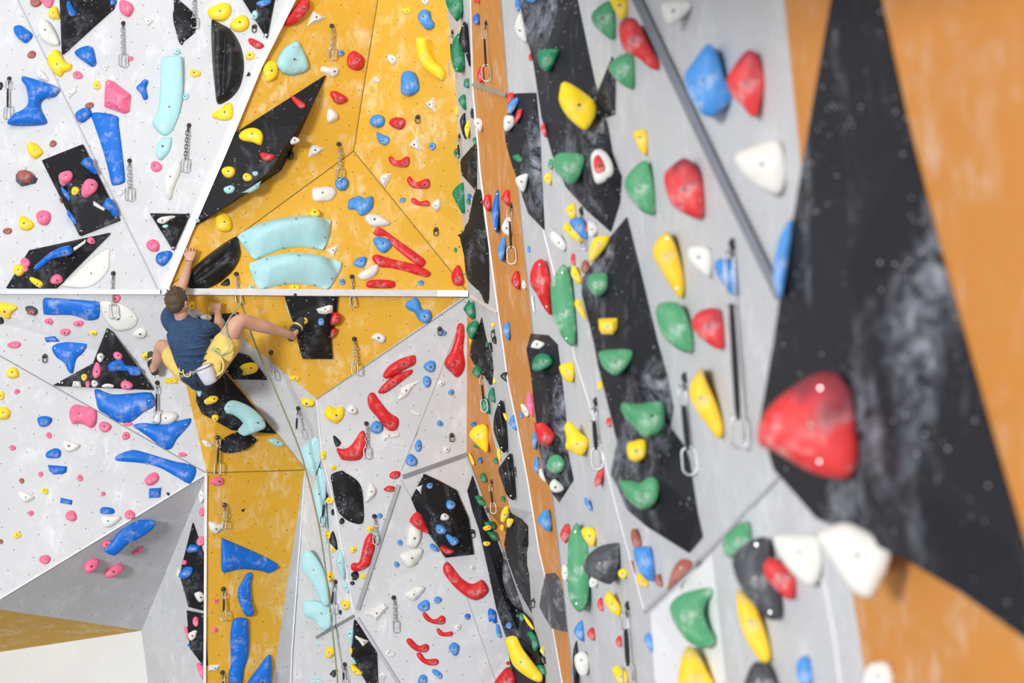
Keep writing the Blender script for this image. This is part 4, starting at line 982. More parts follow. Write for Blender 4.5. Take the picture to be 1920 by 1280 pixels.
q|c|365.5,-7.5 363.8,52.5|||quickdraw over the top black bowl on the left grey wall|left grey wall
p|y|390,17.5 400,11.2 420,4.5 432.5,11.2 433,27.5 420,40 400,37.5 390,27.5|||medium lumpy yellow hold, nearest yellow one right of the quickdraw over the top black bowl|left grey wall
p|y|431.2,45 445,31.2 457.5,28.8 467.5,37.5 466.2,52.5 452.5,60.5 437.5,57.5|||medium lumpy yellow hold, nearest yellow one above the black ribbed half-moon hold at the top|left grey wall
r|k|396.2,41.2 405,40 417.5,46.2 432.5,55 447.5,77.5 456.2,105 457,135 450,162.5 437.5,180 422.5,191.2 407.5,193.8 402.5,162.5 397.5,107.5||ax=90|black ribbed half-moon hold at the top on the left grey wall|left grey wall
a|m|477.5,50|||bare bolt hanger above right of the black ribbed half-moon hold at the top|left grey wall
v|k|449.5,-10 517.5,-10 501.2,73.8|492.5,0,0.1||black triangle volume at the top of the white arete on the left grey wall|left grey wall
p|b|482,5 492.5,0 508.8,1.2 503.8,8.8 491.2,12.5|||small rounded blue hold, nearest blue one above left of the turquoise teardrop hold|black volumes
e|c|477.5,28.8,6.8,9.2,0|||pale turquoise hold above right of the black ribbed half-moon hold at the top|black volumes
p|r|466.2,72.5 475,72.5 495,83.8 491.2,91.2 480,91.2 467.5,81.2|||red hold, nearest red one above right of the black ribbed half-moon hold at the top|yellow wall
e|y|469.5,105,9,8,0|||small yellow hold, nearest yellow one right of the black ribbed half-moon hold at the top|left grey wall
k|k|461.2,143 466.2,133.8 471.2,143|||black hold, nearest black one below right of the black ribbed half-moon hold at the top|yellow wall
p|y|398,212.5 412.5,205 425,193.8 435,195 438,207.5 435,222.5 420,226.2 400,221.2|||yellow hold, nearest yellow one above left of the yellow bean-shaped hold on the arrow volume|left grey wall
e|c|331.8,97.5,6.8,6.2,0|||small pale turquoise hold, nearest pale turquoise one below the black bowl-shaped hold at the top|left grey wall
e|y|366.2,137.5,10,8,0|||yellow hold, nearest yellow one above right of the long pale turquoise hold at upper left|left grey wall
e|c|348.8,181.2,6.2,7,0|||pale turquoise hold right of the long pale turquoise hold at upper left|left grey wall
q|k|354.5,235 345,322.5|||chain quickdraw right of the long pale turquoise hold on the left grey wall|left grey wall
p|r|531.2,35 547.5,20 560,5 565,-2.5 577.5,-2.5 581.2,12.5 572.5,27.5 552.5,45 535,48.8|||dark red kidney hold at the top of the yellow wall|yellow wall
k|w|575.8,48.8 586.2,20.5 596.2,25 612.5,33.8 600,40|||medium angular white hold, nearest white one above right of the turquoise teardrop hold|yellow wall
p|c|517.5,117.5 530,92.5 550,77.5 561.2,78.8 572.5,102.5 578.8,125 573.8,135 552.5,142 535,140 525,133.8|||turquoise teardrop hold on the yellow wall|yellow wall
p|y|492,132.5 497.5,117.5 510,113 520,120 521.2,140 512.5,151.2 500,153|||medium lumpy yellow hold, nearest yellow one below left of the turquoise teardrop hold|yellow wall
p|w|601.2,133.8 603.8,123.8 615,126.2 627.5,126.2 635,130 633.8,140 625,145 615,140|||medium lumpy white hold, nearest white one right of the turquoise teardrop hold|yellow wall
k|w|578.2,295 582.5,271.2 593.8,272.5 610,278.8 593.8,291.2|||medium angular white hold, nearest white one above left of the lumpy blue pocketed hold|yellow wall
q|c|622,48.8 620.5,111.2|||quickdraw at the top left of the yellow wall|yellow wall
q|c|635,270 635.8,337.5|||quickdraw at the seam corner of the yellow wall|yellow wall
p|w|787.5,-2.5 805,-2.5 798.8,11.2|||small rounded white hold, nearest white one above the long bright yellow banana hold|yellow wall
p|y|753.8,16.2 770,15.5 768.8,26.2 756.2,24.5|||small rounded yellow hold, nearest yellow one above left of the long bright yellow banana hold|yellow wall
p|b|783.2,30 790,19.5 802.5,18.8 807.5,35 815,43.8 812.5,53.8 800,55.5 791.2,47.5 785,38.8|||medium lumpy blue hold, nearest blue one above the long bright yellow banana hold|yellow wall
p|y|779.5,75 785,70 798.8,71.2 801.2,87.5 812.5,112.5 830,126.2 837,140 831.2,152 822.5,148.8 800,132.5 787.5,117.5 781.2,95|||long bright yellow banana hold on the yellow wall|yellow wall
p|w|726.2,110 730,101.2 743.8,107.5 742.5,117.5 735,122.5|||small rounded white hold, nearest white one left of the long bright yellow banana hold|yellow wall
e|b|639.2,100,6.5,6.2,0|||small round blue hold, nearest blue one right of the turquoise teardrop hold|yellow wall
p|r|651.2,107.5 660,95.5 672.5,98.8 682.5,110 681.2,125 670,133 652.5,125|||medium lumpy red hold, nearest red one right of the turquoise teardrop hold|yellow wall
p|w|701.2,147.5 705,143.8 711.8,150 710,155 702.5,152.5|||tiny rounded white hold, second white one left of the long bright yellow banana hold|yellow wall
p|b|751.2,160 753.8,137.5 770,132.5 780,142.5 786.2,160 785,171.2 767.5,180 752.5,175|||big lumpy blue hold on the yellow wall|yellow wall
p|r|618.8,177.5 622.5,170.5 635,172.5 651.2,185 645,193.8 631.2,195|||medium rounded red hold, nearest red one below right of the turquoise teardrop hold|yellow wall
p|w|612.5,212.5 618.8,203 632.5,212.5 632.5,225 615,230|||small rounded white hold, nearest white one below right of the turquoise teardrop hold|yellow wall
k|w|796.2,195 813.8,182 817,212.5|||small triangular white hold, nearest white one below the long bright yellow banana hold|yellow wall
p|b|692.5,227.5 700,216.2 712.5,215 721.2,222.5 720,235 707.5,239.2 696.2,235|||medium lumpy blue hold, nearest blue one below right of the turquoise teardrop hold|yellow wall
p|r|729.5,230 736.2,221.2 755,220.5 761.2,228.8 757.5,240 747.5,243.8 735,237.5|||medium lumpy red hold, nearest red one below left of the long bright yellow banana hold|yellow wall
a|m|784.2,219.2|||bare bolt hanger, nearest one below the long bright yellow banana hold|yellow wall
p|b|706.2,247.5 715,251.2 730,257.5 730,267.5 720,273 710,265|||small rounded blue hold, nearest blue one above the lumpy blue pocketed hold|yellow wall
k|w|765.5,272.5 783.8,255 790,283.8|||small white hold, nearest white one left of the small black volume high in the corner|yellow wall
e|b|811.2,274.2,6.8,6.8,0|||blue hold, nearest blue one above left of the small black volume high in the corner|yellow wall
p|r|728.2,295 735,293 742.5,300 752.5,298.8 762.5,292.5 768.8,297.5 766.2,311.2 755,313.8 735,308.8|||medium lumpy red hold, nearest red one above right of the lumpy blue pocketed hold|yellow wall
p|g|836.2,-5 862.5,-5 868.8,15 858.8,40 850,32.5 840,17.5|||medium green hold, nearest green one above left of the upper quickdraw on the orange stripe|grey middle wall
e|b|858.8,16.2,4.5,9.5,0|||small blue hold, nearest blue one above left of the upper quickdraw on the orange stripe|grey middle wall
p|g|846.2,95 850,75 862.5,62.5 870,100 871.2,120 865,136.2 852.5,131.2 846.2,115|||tall green hold at the top of the corner on the grey middle wall|grey middle wall
p|b|628,347.5 632.5,333.8 647.5,332.5 653.8,342.5 650,355 637.5,357.5|||medium rounded blue hold, nearest blue one above left of the lumpy blue pocketed hold|yellow wall
p|w|585,355 595,350.5 620,350 631.2,360 622.5,375 605,378 587.5,376.2|||medium lumpy white hold, nearest white one left of the lumpy blue pocketed hold|yellow wall
p|b|652.5,385 655,373.8 672.5,367 682.5,371.2 697.5,367.5 700.5,376.2 698.8,390 687.5,401.2 675,404.5 667.5,393.8 653.8,392.5|||lumpy blue pocketed hold on the yellow wall|yellow wall
p|w|683.8,408.8 691.2,401.2 707.5,402.5 725,411.2 732.5,420 717.5,425 695,423.8|||medium lumpy white hold, nearest white one below right of the lumpy blue pocketed hold|yellow wall
p|r|701.2,435 707.5,425.8 720,430 740,445 775,470 797.5,487.5 796.2,497.5 790,500 775,492.5 735,460 725,443.8 705,442.5||h=.8|upper long red bar hold on the yellow wall|yellow wall
p|b|700,452.5 702.5,445 717.5,443.8 732.5,452.5 735,462.5 722.5,473.8 710,470|||medium lumpy blue hold, nearest blue one left of the upper long red bar hold|yellow wall
p|r|697,482.5 707.5,477 725,482.5 755,490 785,497.5 806.2,510 806.2,517.5 795,519.2 760,508.8 732.5,502.5 710,499.5||h=.8|lower long red bar hold on the yellow wall|yellow wall
p|b|662.5,492.5 670,483.8 685,480.8 688,490 680,502 665,498|||small rounded blue hold, nearest blue one above the quickdraw crossing the right horizontal edge|yellow wall
p|w|670.8,515 685,505 707.5,495 709.5,507.5 700,520 682.5,525.5 672.5,521.2|||medium white hold, nearest white one above right of the quickdraw crossing the right horizontal edge|yellow wall
p|r|686.2,532.5 692.5,525.5 712.5,523.8 737.5,526.2 741.2,532.5 736.2,540 692.5,539.5|||medium elongated red hold, nearest red one below left of the lower long red bar hold|yellow wall
e|b|642,528.8,5.5,6.2,0|||tiny blue hold, nearest blue one above left of the quickdraw crossing the right horizontal edge|yellow wall
e|b|789.2,530.5,6,5.5,0|||tiny round blue hold, nearest blue one below right of the lower long red bar hold|yellow wall
k|w|610.8,468 637.5,457.5 626.2,480.5|||small white hold, nearest white one above left of the quickdraw crossing the right horizontal edge|yellow wall
k|w|711.2,338.8 715,326.2 735.8,325 721.8,352.5|||small angular white hold, nearest white one above right of the lumpy blue pocketed hold|yellow wall
p|r|763.2,335 768.8,330 780,341.2 800,334.5 806.2,338.8 803.8,353 775,352.5 765,342.5|||medium red hold, nearest red one left of the small black volume high in the corner|yellow wall
e|b|755,375,6,5,0|||tiny round blue hold, nearest blue one right of the lumpy blue pocketed hold|yellow wall
p|r|770.5,372.5 777.5,371.2 787.5,377.5 801.2,375 805.8,380 802.5,387 775,382.5|||small elongated red hold, nearest red one above right of the upper long red bar hold|yellow wall
p|w|809.5,382.5 822.5,372.5 826.8,385 820,396.2 811.2,388.8|||white hold, nearest white one above left of the tall black moulded volume in the corner|yellow wall
a|m|818,430|||bare bolt hanger, nearest one left of the tall black moulded volume in the corner|yellow wall
q|c|660,518.8 660.8,575|||quickdraw crossing the right horizontal edge on the yellow wall|yellow wall
e|y|590,399.2,10.5,7.5,0|||small oval yellow hold, nearest yellow one above right of the upper large pale turquoise sloper|yellow wall
e|y|553,538.8,9,6,0|||small oval yellow hold, nearest yellow one below the lower large pale turquoise sloper|yellow wall
e|c|471.2,539.5,6.2,5,0|||tiny pale turquoise hold, nearest pale turquoise one right of the quickdraw holding the climber's rope|yellow wall
p|k|413.8,532.5 427.5,521.2 431.2,531.2 427.5,536.2 416.2,535|||small rounded black hold, nearest black one above left of the quickdraw holding the climber's rope|yellow wall
p|r|846.2,517.5 852.5,502.5 861.2,497.5 870,527.5 862.5,535.5 850,532.5|||red hold, nearest red one below left of the tall black moulded volume in the corner|yellow wall
v|c|445,442.5 460,430 490,417.5 525,408.8 557.5,405 595,406.2 617.5,412.5 621.2,425 618.8,445 607.5,467.5 595,467.5 562.5,463.8 530,467.5 497.5,480 477.5,487 465,475 450,455|490,437.5,0.1 525,427.5,0.16 585,420,0.16||upper large pale turquoise sloper on the yellow wall|yellow wall
v|c|466.2,497.5 475,490 500,481.2 540,473.8 575,475 610,481.2 640,492.5 635,517.5 615,542.5 595,537.5 560,532.5 525,535 500,541.2 483.8,541.2 472.5,520|507.5,497.5,0.1 550,490,0.16 595,492.5,0.14||lower large pale turquoise sloper on the yellow wall|yellow wall
r|k|442.5,443.8 447.5,452.5 451.2,475 445,495 430,515 407.5,532.5 385,541.2 357.5,540 347.5,532.5 353.8,512.5 375,490 400,470 425,452.5||ax=38|black ribbed half-moon hold beside the climber on the yellow wall|yellow wall
q|c|443.2,513.8 447.5,570|||quickdraw holding the climber's rope on the yellow wall|yellow wall
e|y|347.5,472.5,8.5,8,0|||small yellow hold, nearest yellow one left of the black ribbed half-moon hold beside the climber|yellow wall
e|y|360,572.5,6.2,8.8,0|||yellow hold, nearest yellow one below left of the black ribbed half-moon hold beside the climber|yellow wall
e|y|401.2,578.8,11.2,9.5,0|||small round yellow hold, nearest yellow one below left of the quickdraw holding the climber's rope|yellow wall
p|y|405,396.2 417.5,395.5 430,405 435,420 432.5,432.5 420,435 406.2,427.5|||yellow hold over the climber's high hand on the yellow wall|yellow wall
v|k|533.2,554.5 633.8,554.5 630,595 620.8,635 623.5,672 567,672 558,640 557,625 545,590|595,615,0.15 595,632.5,0.18||black boxy volume under the foot on the yellow wall|yellow wall
k|w|592.5,578.8 617.5,571.2 623.8,572.5 622.5,582.5 612.5,588.8 597.5,587.5|||small angular white hold, only white one on the black boxy volume under the foot|black volumes
e|y|572.5,601.2,5,6.2,0|||tiny round yellow hold, only yellow one on the black boxy volume under the foot|black volumes
e|b|602,603,6.2,6.8,0|||small round blue hold, only blue one on the black boxy volume under the foot|black volumes
e|c|563.8,617,4.5,3.8,0|||pale turquoise hold, only pale turquoise one on the black boxy volume under the foot|black volumes
k|c|533.8,567.5 540,575 546.2,597.5 543.8,595|||pale turquoise hold above left of the black boxy volume under the foot|yellow wall
e|k|552.5,552.5,8.8,4.5,0|||small oval black hold, nearest black one below the lower large pale turquoise sloper|yellow wall
p|r|620,600 627.5,585 640,592.5 637.5,602.5 622.5,610|||small red hold, nearest red one below left of the quickdraw crossing the right horizontal edge|yellow wall
p|r|621.2,617.5 631.2,616.2 628.8,626.2 620,633.8|||small rounded red hold, nearest red one right of the black boxy volume under the foot|yellow wall
v|k|370,592.5 447.5,585.5 420,620 405,622.5|412.5,600,0.04||medium rounded black hold, nearest black one below left of the quickdraw holding the climber's rope|grey middle wall
e|w|387.5,595,11.2,5,0|||small oval white hold, nearest white one below left of the quickdraw holding the climber's rope|black volumes
p|c|417.5,597.5 422.5,605 415,610|||pale turquoise hold, nearest pale turquoise one below left of the quickdraw holding the climber's rope|black volumes
p|b|760,570 775,557.5 785,561.2 792.5,580 805,580 810,595 800,606.2 785,600 777.5,586.2 765,580|||double blue hold under the right horizontal edge on the yellow wall|yellow wall
p|w|695.8,632.5 707.5,623.8 722.5,630 721.2,641.2 712.5,643 700,636.2|||small white hold, nearest white one above right of the quickdraw on the lower yellow triangle|yellow wall
a|m|824.5,616.2|||bare bolt hanger, nearest one above left of the red club-shaped hold|grey middle wall
e|b|831.2,623.8,6,6,0|||small round blue hold, nearest blue one above left of the red club-shaped hold|grey middle wall
q|c|664.5,635 665.5,702.5|||quickdraw on the lower yellow triangle|yellow wall
p|r|833.8,675 842.5,662.5 852.5,637.5 856.2,615 861.2,605.5 870,610 871.2,630 868.8,655 872,682.5 866.2,700 856.2,707.5 845,697.5 835,687.5|||red club-shaped hold on the grey middle wall|grey middle wall
p|r|718,702.5 727.5,687.5 750,672.5 775,665.5 780,670 777.5,682.5 760,692.5 730,708.8 720,708|||upper red rail below the yellow triangle on the grey middle wall|grey middle wall
p|r|708.8,736.2 712.5,727.5 730,710 750,698.8 772.5,692.5 772.5,700 760,710 735,728.8 720,737.5|||lower red rail below the yellow triangle on the grey middle wall|grey middle wall
p|r|688.8,747.5 693.8,736.2 702.5,737 710,747.5 730,772.5 747.5,785 743.8,805 730,808 720,800 707.5,782.5 692.5,765|||chunky diagonal red hold on the grey middle wall|grey middle wall
p|r|631.2,840 646.2,841.2 660,832.5 675,810 682.5,808.8 689.5,830 682.5,850 672.5,862.5 643.8,862.5 635,852.5|||boomerang-shaped red hold on the grey middle wall|grey middle wall
p|y|607.5,772.5 616.2,760 627.5,765 641.2,761.2 646.2,770 642.5,785 631.2,793.8 620,790 611.2,782.5|||medium lumpy yellow hold, nearest yellow one right of the quickdraw touching the rope|grey middle wall
e|w|660.5,768,10.5,8.8,0|||small round white hold, nearest white one left of the chunky diagonal red hold|grey middle wall
p|b|694.5,800 702.5,788.8 717.5,793.8 717.5,807.5 707.5,813.2 696.2,808.8|||small blue hold, nearest blue one above right of the quickdraw over the boomerang-shaped red hold|grey middle wall
k|w|717.5,812.5 747.5,810 750,817.5 740,821.2 720,823.8|||small angular white hold, nearest white one right of the quickdraw over the boomerang-shaped red hold|grey middle wall
p|k|624.5,818.8 627.5,816.2 640,830 630,837.5|||small rounded black hold, nearest black one above left of the boomerang-shaped red hold|grey middle wall
q|c|686.8,793.8 687.5,860|||quickdraw over the boomerang-shaped red hold on the grey middle wall|grey middle wall
e|y|625.5,876.2,6.2,5,0|||tiny round yellow hold, nearest yellow one below left of the boomerang-shaped red hold|grey middle wall
v|k|620.5,890 637.5,882 647.5,885 672.5,902.5 681.2,930 681.2,977.5 660,980 637.5,965 628.8,945 622.5,910|645,920,0.09|s=1|black egg-shaped volume on the grey middle wall|grey middle wall
p|r|730,890 737.5,883 750,883.8 750,892.5 742.5,898.2 732.5,896.2|||small red hold, nearest red one below right of the quickdraw over the boomerang-shaped red hold|grey middle wall
p|r|719.5,916.2 727.5,910.5 740,912 740,920 730,922.5 720,918.8|||small rounded red hold, nearest red one right of the black egg-shaped volume|grey middle wall
p|w|745.8,750 750,737.5 755,725 790,712.5 775,725 762.5,742.5||h=.7|white hold, nearest white one below right of the lower red rail below the yellow triangle|grey middle wall
k|w|769.5,767.5 788.8,775 786.2,780.5 772.5,775|||tiny angular white hold, nearest white one right of the chunky diagonal red hold|grey middle wall
p|b|793.8,686.2 805,676.2 816.2,678.8 815,693.8 803.8,697.5|||small rounded blue hold, nearest blue one below left of the red club-shaped hold|grey middle wall
e|b|800.5,715,7.5,12,0|||blue hold, nearest blue one below right of the upper red rail below the yellow triangle|grey middle wall
e|b|846.2,735.5,5.8,6,0|||tiny round blue hold, nearest blue one left of the quickdraw under the black fin-shaped volume|grey middle wall
e|b|825,793.8,5.8,6.2,0|||small blue hold, nearest blue one below left of the quickdraw under the black fin-shaped volume|grey middle wall
e|b|784.5,835.8,6.5,12,0|||small oval blue hold, nearest blue one below right of the chunky diagonal red hold|grey middle wall
p|b|760.5,860 770,850 781.2,860 781.2,870 772.5,874.2 762.5,870|||small blue hold, nearest blue one below right of the quickdraw over the boomerang-shaped red hold|grey middle wall
e|w|827.5,718,6.2,6.2,0|||small round white hold, nearest white one below left of the red club-shaped hold|grey middle wall
a|m|846.8,815.5|||bare bolt hanger, nearest one left of the upper black ribbed leaf hold|grey middle wall
e|w|837.5,842.5,6.2,6.8,0|||small round white hold, nearest white one left of the upper black ribbed leaf hold|grey middle wall
v|k|770,933.8 793.8,888 820,900 855,918.8 877.5,970 888,1038.8 835,1045 817.5,1020 800,995 780,957.5|797.5,937.5,0.1 840,982.5,0.16 850,1027.5,0.12||large black many-sided volume low on the grey wall|grey middle wall
p|w|683.8,940 692.5,905 705,915 703.8,927.5 692.5,938.8|||medium rounded white hold, nearest white one right of the black egg-shaped volume|grey middle wall
q|c|702,967.5 703.8,1020|||quickdraw beside the metal edge strip on the grey middle wall|grey middle wall
e|b|712,967,5.5,5.5,0|||tiny round blue hold, nearest blue one above the quickdraw beside the metal edge strip|grey middle wall
p|y|687.5,987.5 700,986.2 700,996.2 691.2,997.5|||tiny rounded yellow hold, nearest yellow one left of the quickdraw beside the metal edge strip|grey middle wall
p|r|683.8,1012.5 692.5,999.5 700,1002.5 703.2,1025 697.5,1045 692.5,1060 672.5,1071.2 660,1068.8 657.5,1060 662.5,1054.5 672.5,1053.8 677.5,1037.5|||bent red hold beside the metal edge strip on the grey middle wall|grey middle wall
e|y|662.5,1030,6.8,6.2,0|||small yellow hold, nearest yellow one below left of the quickdraw beside the metal edge strip|grey middle wall
e|k|665.8,1078,8,7,0|||small black hold, nearest black one below left of the quickdraw beside the metal edge strip|grey middle wall
e|k|664.5,1085.5,5,2.2,0|||tiny oval black hold, second black one above left of the white wedge hold|grey middle wall
e|k|660.8,1093,4.5,3.8,0|||tiny round black hold, nearest black one above left of the white wedge hold|grey middle wall
e|y|681.2,1080.5,6.8,4.5,0|||tiny oval yellow hold, nearest yellow one above left of the white wedge hold|grey middle wall
e|k|641.2,976.8,5,6.2,0|||tiny round black hold, nearest black one below the black egg-shaped volume|grey middle wall
e|k|623.8,960,3,6.2,0|||tiny oval black hold, nearest black one below left of the black egg-shaped volume|grey middle wall
p|k|617.5,1015 623.8,994.5 631.2,1012.5 632.5,1031.2 623.8,1022.5|||small elongated black hold, second black one left of the quickdraw beside the metal edge strip|grey middle wall
p|c|630,1050 637.5,1030 645,1040 647.5,1060 646.2,1086.2 637.5,1072.5|||pale turquoise hold below left of the quickdraw beside the metal edge strip|grey middle wall
p|c|643.8,1097.5 651.2,1088.8 655,1112.5 646.2,1105|||small elongated pale turquoise hold, nearest pale turquoise one above left of the white wedge hold|grey middle wall
e|y|618.8,938.8,7.5,7,0|||small round yellow hold, nearest yellow one left of the black egg-shaped volume|grey middle wall
e|y|615.5,1003.8,5.5,8.8,0|||small oval yellow hold, nearest yellow one below left of the black egg-shaped volume|grey middle wall
e|y|624.5,1030.5,5.5,5,0|||yellow hold, nearest yellow one above right of the curved blue hold on the yellow column|grey middle wall
e|y|619.5,1080.5,7,10,0|||small yellow hold, nearest yellow one right of the curved blue hold on the yellow column|grey middle wall
e|k|638.2,1147.5,2.8,5,0|||tiny oval black hold, nearest black one left of the white wedge hold|grey middle wall
e|c|610.8,1014.2,3,3.8,0|||pale turquoise hold, nearest pale turquoise one left of the quickdraw beside the metal edge strip|grey middle wall
q|s|613.8,927.5 602.5,987.5|||quickdraw, nearest one below left of the black egg-shaped volume|grey middle wall
q|s|629.5,1090 621.2,1151.2|||dark quickdraw hanging by the rope low down on the grey middle wall|grey middle wall
q|c|738.2,1120 739.5,1186.2|||quickdraw low on the grey wall|grey middle wall
a|m|885.8,996.2|||bare bolt hanger, nearest one below left of the lowest quickdraw on the orange panel|grey middle wall
p|w|762.5,1017.5 770,982.5 790,992.5 787.5,1015 777.5,1027.5 762.5,1022.5|||medium rounded white hold, nearest white one right of the quickdraw beside the metal edge strip|grey middle wall
p|w|750,1038.8 785,1026.2 793.8,1032.5 785,1052.5 772.5,1062.5 760,1060|||medium white hold, nearest white one below right of the quickdraw beside the metal edge strip|grey middle wall
p|w|760,1112.5 777.5,1098.8 795,1098.8 796.2,1106.2 777.5,1126.2 762.5,1120|||medium white hold, nearest white one above right of the quickdraw low on the grey wall|grey middle wall
k|w|682.5,1150 720,1128.8 729.5,1137.5 706.2,1164.5|||white wedge hold on the grey middle wall|grey middle wall
e|b|750,1017,5.5,5.5,0|||tiny blue hold, nearest blue one below right of the quickdraw beside the metal edge strip|grey middle wall
e|b|743.8,1058,5,6,0|||tiny round blue hold, nearest blue one above the white wedge hold|grey middle wall
p|b|805.5,1021.2 812.5,1018.8 825,1032.5 817.5,1033.8 808.8,1030|||small rounded blue hold, nearest blue one above left of the largest red crescent hold|grey middle wall
p|b|782.5,1135 797.5,1123.8 805.5,1130 803.8,1142.5 790,1145.8|||small rounded blue hold, nearest blue one right of the quickdraw low on the grey wall|grey middle wall
e|b|820.8,1124.5,8,6.5,0|||small round blue hold, nearest blue one below left of the largest red crescent hold|grey middle wall
p|r|792,1150 797.5,1147.5 810,1160 820,1158.8 827.5,1153 835,1157.5 832.5,1170 812.5,1168.8 797.5,1161.2|||medium elongated red hold, nearest red one right of the quickdraw low on the grey wall|grey middle wall
p|r|818.2,1180 822.5,1177 832.5,1185 846.2,1183 850,1187.5 845,1193 825,1191.2|||small elongated red hold, second red one right of the quickdraw low on the grey wall|grey middle wall
p|r|762,1198.8 770,1196.2 785,1210 797.5,1206.2 805,1211.2 800,1222.5 780,1220 765,1207.5|||medium red hold, nearest red one below right of the quickdraw low on the grey wall|grey middle wall
p|r|780.5,1226.2 785,1222.5 791.2,1225 798.8,1235 817.5,1234.5 822.8,1238.8 820,1246.2 805,1247 790,1240|||medium red hold, second red one below right of the quickdraw low on the grey wall|grey middle wall
p|b|841.2,1212.5 850,1203.8 861.2,1210 858.8,1225 852.5,1229.5 845,1222.5|||small blue hold, nearest blue one left of the big yellow wedge hold at the bottom|grey middle wall
p|b|809.2,1257.5 815,1253.8 827.5,1261.2 829.2,1270 823.8,1272.5 815,1265|||small blue hold, second blue one left of the big yellow wedge hold at the bottom|grey middle wall
p|b|783.8,1273.8 788.8,1265 796.2,1264.5 801.2,1270 800,1280 785,1280|||small rounded blue hold, nearest blue one below right of the white wedge hold|grey middle wall
e|b|876.8,1155.5,6,5.5,0|||tiny round blue hold, nearest blue one below the largest red crescent hold|grey middle wall
e|b|918.8,1152.5,4.5,12.5,0|||small oval blue hold, nearest blue one below right of the largest red crescent hold|grey middle wall
p|w|850,1172.5 862.5,1169.5 865,1177.5 857.5,1182.5|||small rounded white hold, nearest white one below the largest red crescent hold|grey middle wall
e|w|885.8,1063.8,4.5,5,0|||tiny round white hold, nearest white one above the largest red crescent hold|grey middle wall
p|r|830.8,1070 836.2,1052.5 846.2,1058.8 865,1082.5 882.5,1093.8 893.8,1091.2 903.8,1086.2 912.5,1095 915.5,1110 897.5,1124.5 877.5,1120 850,1097.5|||largest red crescent hold on the grey middle wall|grey middle wall
k|w|778.8,913.8 792,908.8 788.8,924.5|||tiny white hold, nearest white one above right of the quickdraw beside the metal edge strip|black volumes
p|r|768.8,972.5 786.2,959.5 805,998.8 785,992.5 772.5,982.5|||medium rounded red hold, nearest red one right of the quickdraw beside the metal edge strip|grey middle wall
e|b|806,910.5,6,6,0|||small blue hold, nearest blue one above right of the quickdraw beside the metal edge strip|black volumes
e|b|845,946.2,8.8,9.5,0|||small round blue hold, nearest blue one left of the lowest quickdraw on the orange panel|black volumes
e|w|834.2,968.8,8,6.8,0|||small round white hold, nearest white one left of the lowest quickdraw on the orange panel|black volumes
p|b|816.2,990 822.5,983 836.2,991.2 835,1000 822.5,1000|||small rounded blue hold, second blue one above left of the largest red crescent hold|black volumes
p|b|835.8,1005 841.2,1001.2 857.5,1013.8 855,1021.2 846.2,1021.2|||small elongated blue hold, nearest blue one above the largest red crescent hold|black volumes
p|r|823.2,1025 835,1027.5 850,1031.2 847.5,1037.5 835,1037.5|||small elongated red hold, nearest red one above left of the largest red crescent hold|black volumes
v|k|666.2,1160 707.5,1218.8 710,1286.2 695,1286.2 661.2,1232.5 661.2,1212.5|686.2,1207.5,0.08||narrow black volume at the bottom beside the metal strips on the grey middle wall|grey middle wall
k|w|665.6,1190.6 691.9,1201.2 680.6,1211.9|||small triangular white hold, nearest white one below left of the white wedge hold|black volumes
p|c|650,1185 656.2,1180 663.1,1179.4 660.6,1210 655,1200|||small elongated pale turquoise hold, nearest pale turquoise one below left of the white wedge hold|grey middle wall
p|c|657.5,1232.5 661.2,1232.5 668.8,1245 658.8,1240|||tiny elongated pale turquoise hold, second pale turquoise one below left of the white wedge hold|grey middle wall
e|y|658.8,1220,2.5,5.6,0|||tiny oval yellow hold, nearest yellow one below left of the white wedge hold|grey middle wall
p|y|657.5,1245 667.5,1250 677.5,1258.8 680,1263.8 667.5,1265 660,1258.8|||small rounded yellow hold, nearest yellow one below the white wedge hold|grey middle wall
p|y|640,1127.5 647.5,1124.4 656.2,1128.8 655,1138.8 648.1,1143.1 641.2,1137.5|||small rounded yellow hold, nearest yellow one left of the white wedge hold|grey middle wall
e|y|618.1,1223.1,9.4,9.8,0|||yellow hold, nearest yellow one below right of the curved blue hold on the yellow column|grey middle wall
k|k|617.5,1263.8 623.8,1256.2 630,1255 634.4,1256.2 626.2,1270|||small angular black hold, nearest black one below left of the white wedge hold|grey middle wall
p|c|580,1281.2 582.5,1273.1 598.8,1272.5 606.2,1277.5 605.6,1282.5|||turquoise hold cut by the bottom edge left of the ropes on the grey middle wall|grey middle wall
p|w|721.2,1226.2 727.5,1216.2 733.8,1221.2 741.2,1222.5 740,1228.8 731.2,1231.2|||small rounded white hold, nearest white one below the quickdraw low on the grey wall|grey middle wall
e|w|717.5,1266.2,6.9,6.2,0|||small round white hold, second white one below the quickdraw low on the grey wall|grey middle wall
e|c|596,1208.1,2.8,2.5,0|||tiny round turquoise hold under the short grey metal strip on the grey middle wall|grey middle wall
q|s|646.9,1245 645,1286.2|||quickdraw, nearest one below left of the white wedge hold|grey middle wall
p|k|860,75 872.5,40 881.2,125 872.5,100|||medium elongated black hold, nearest black one left of the upper quickdraw on the orange stripe|grey middle wall
e|y|863.8,54.5,3.5,4.5,0|||tiny yellow hold, nearest yellow one above left of the upper quickdraw on the orange stripe|grey middle wall
e|b|893.2,36.2,6.2,12,0|||small oval blue hold, nearest blue one above the upper quickdraw on the orange stripe|orange stripe
e|r|894.5,2,5.5,4.5,0|||tiny round red hold, nearest red one above the upper quickdraw on the orange stripe|orange stripe
p|r|894.5,140 900,125 907.5,127.5 906.2,150 898.8,156.2|||small elongated red hold, nearest red one below the upper quickdraw on the orange stripe|orange stripe
q|s|913,42.5 912.5,152.5|||upper quickdraw on the orange stripe|orange stripe
q|s|850,60 849.5,142.5|||quickdraw, nearest one right of the long bright yellow banana hold|yellow wall
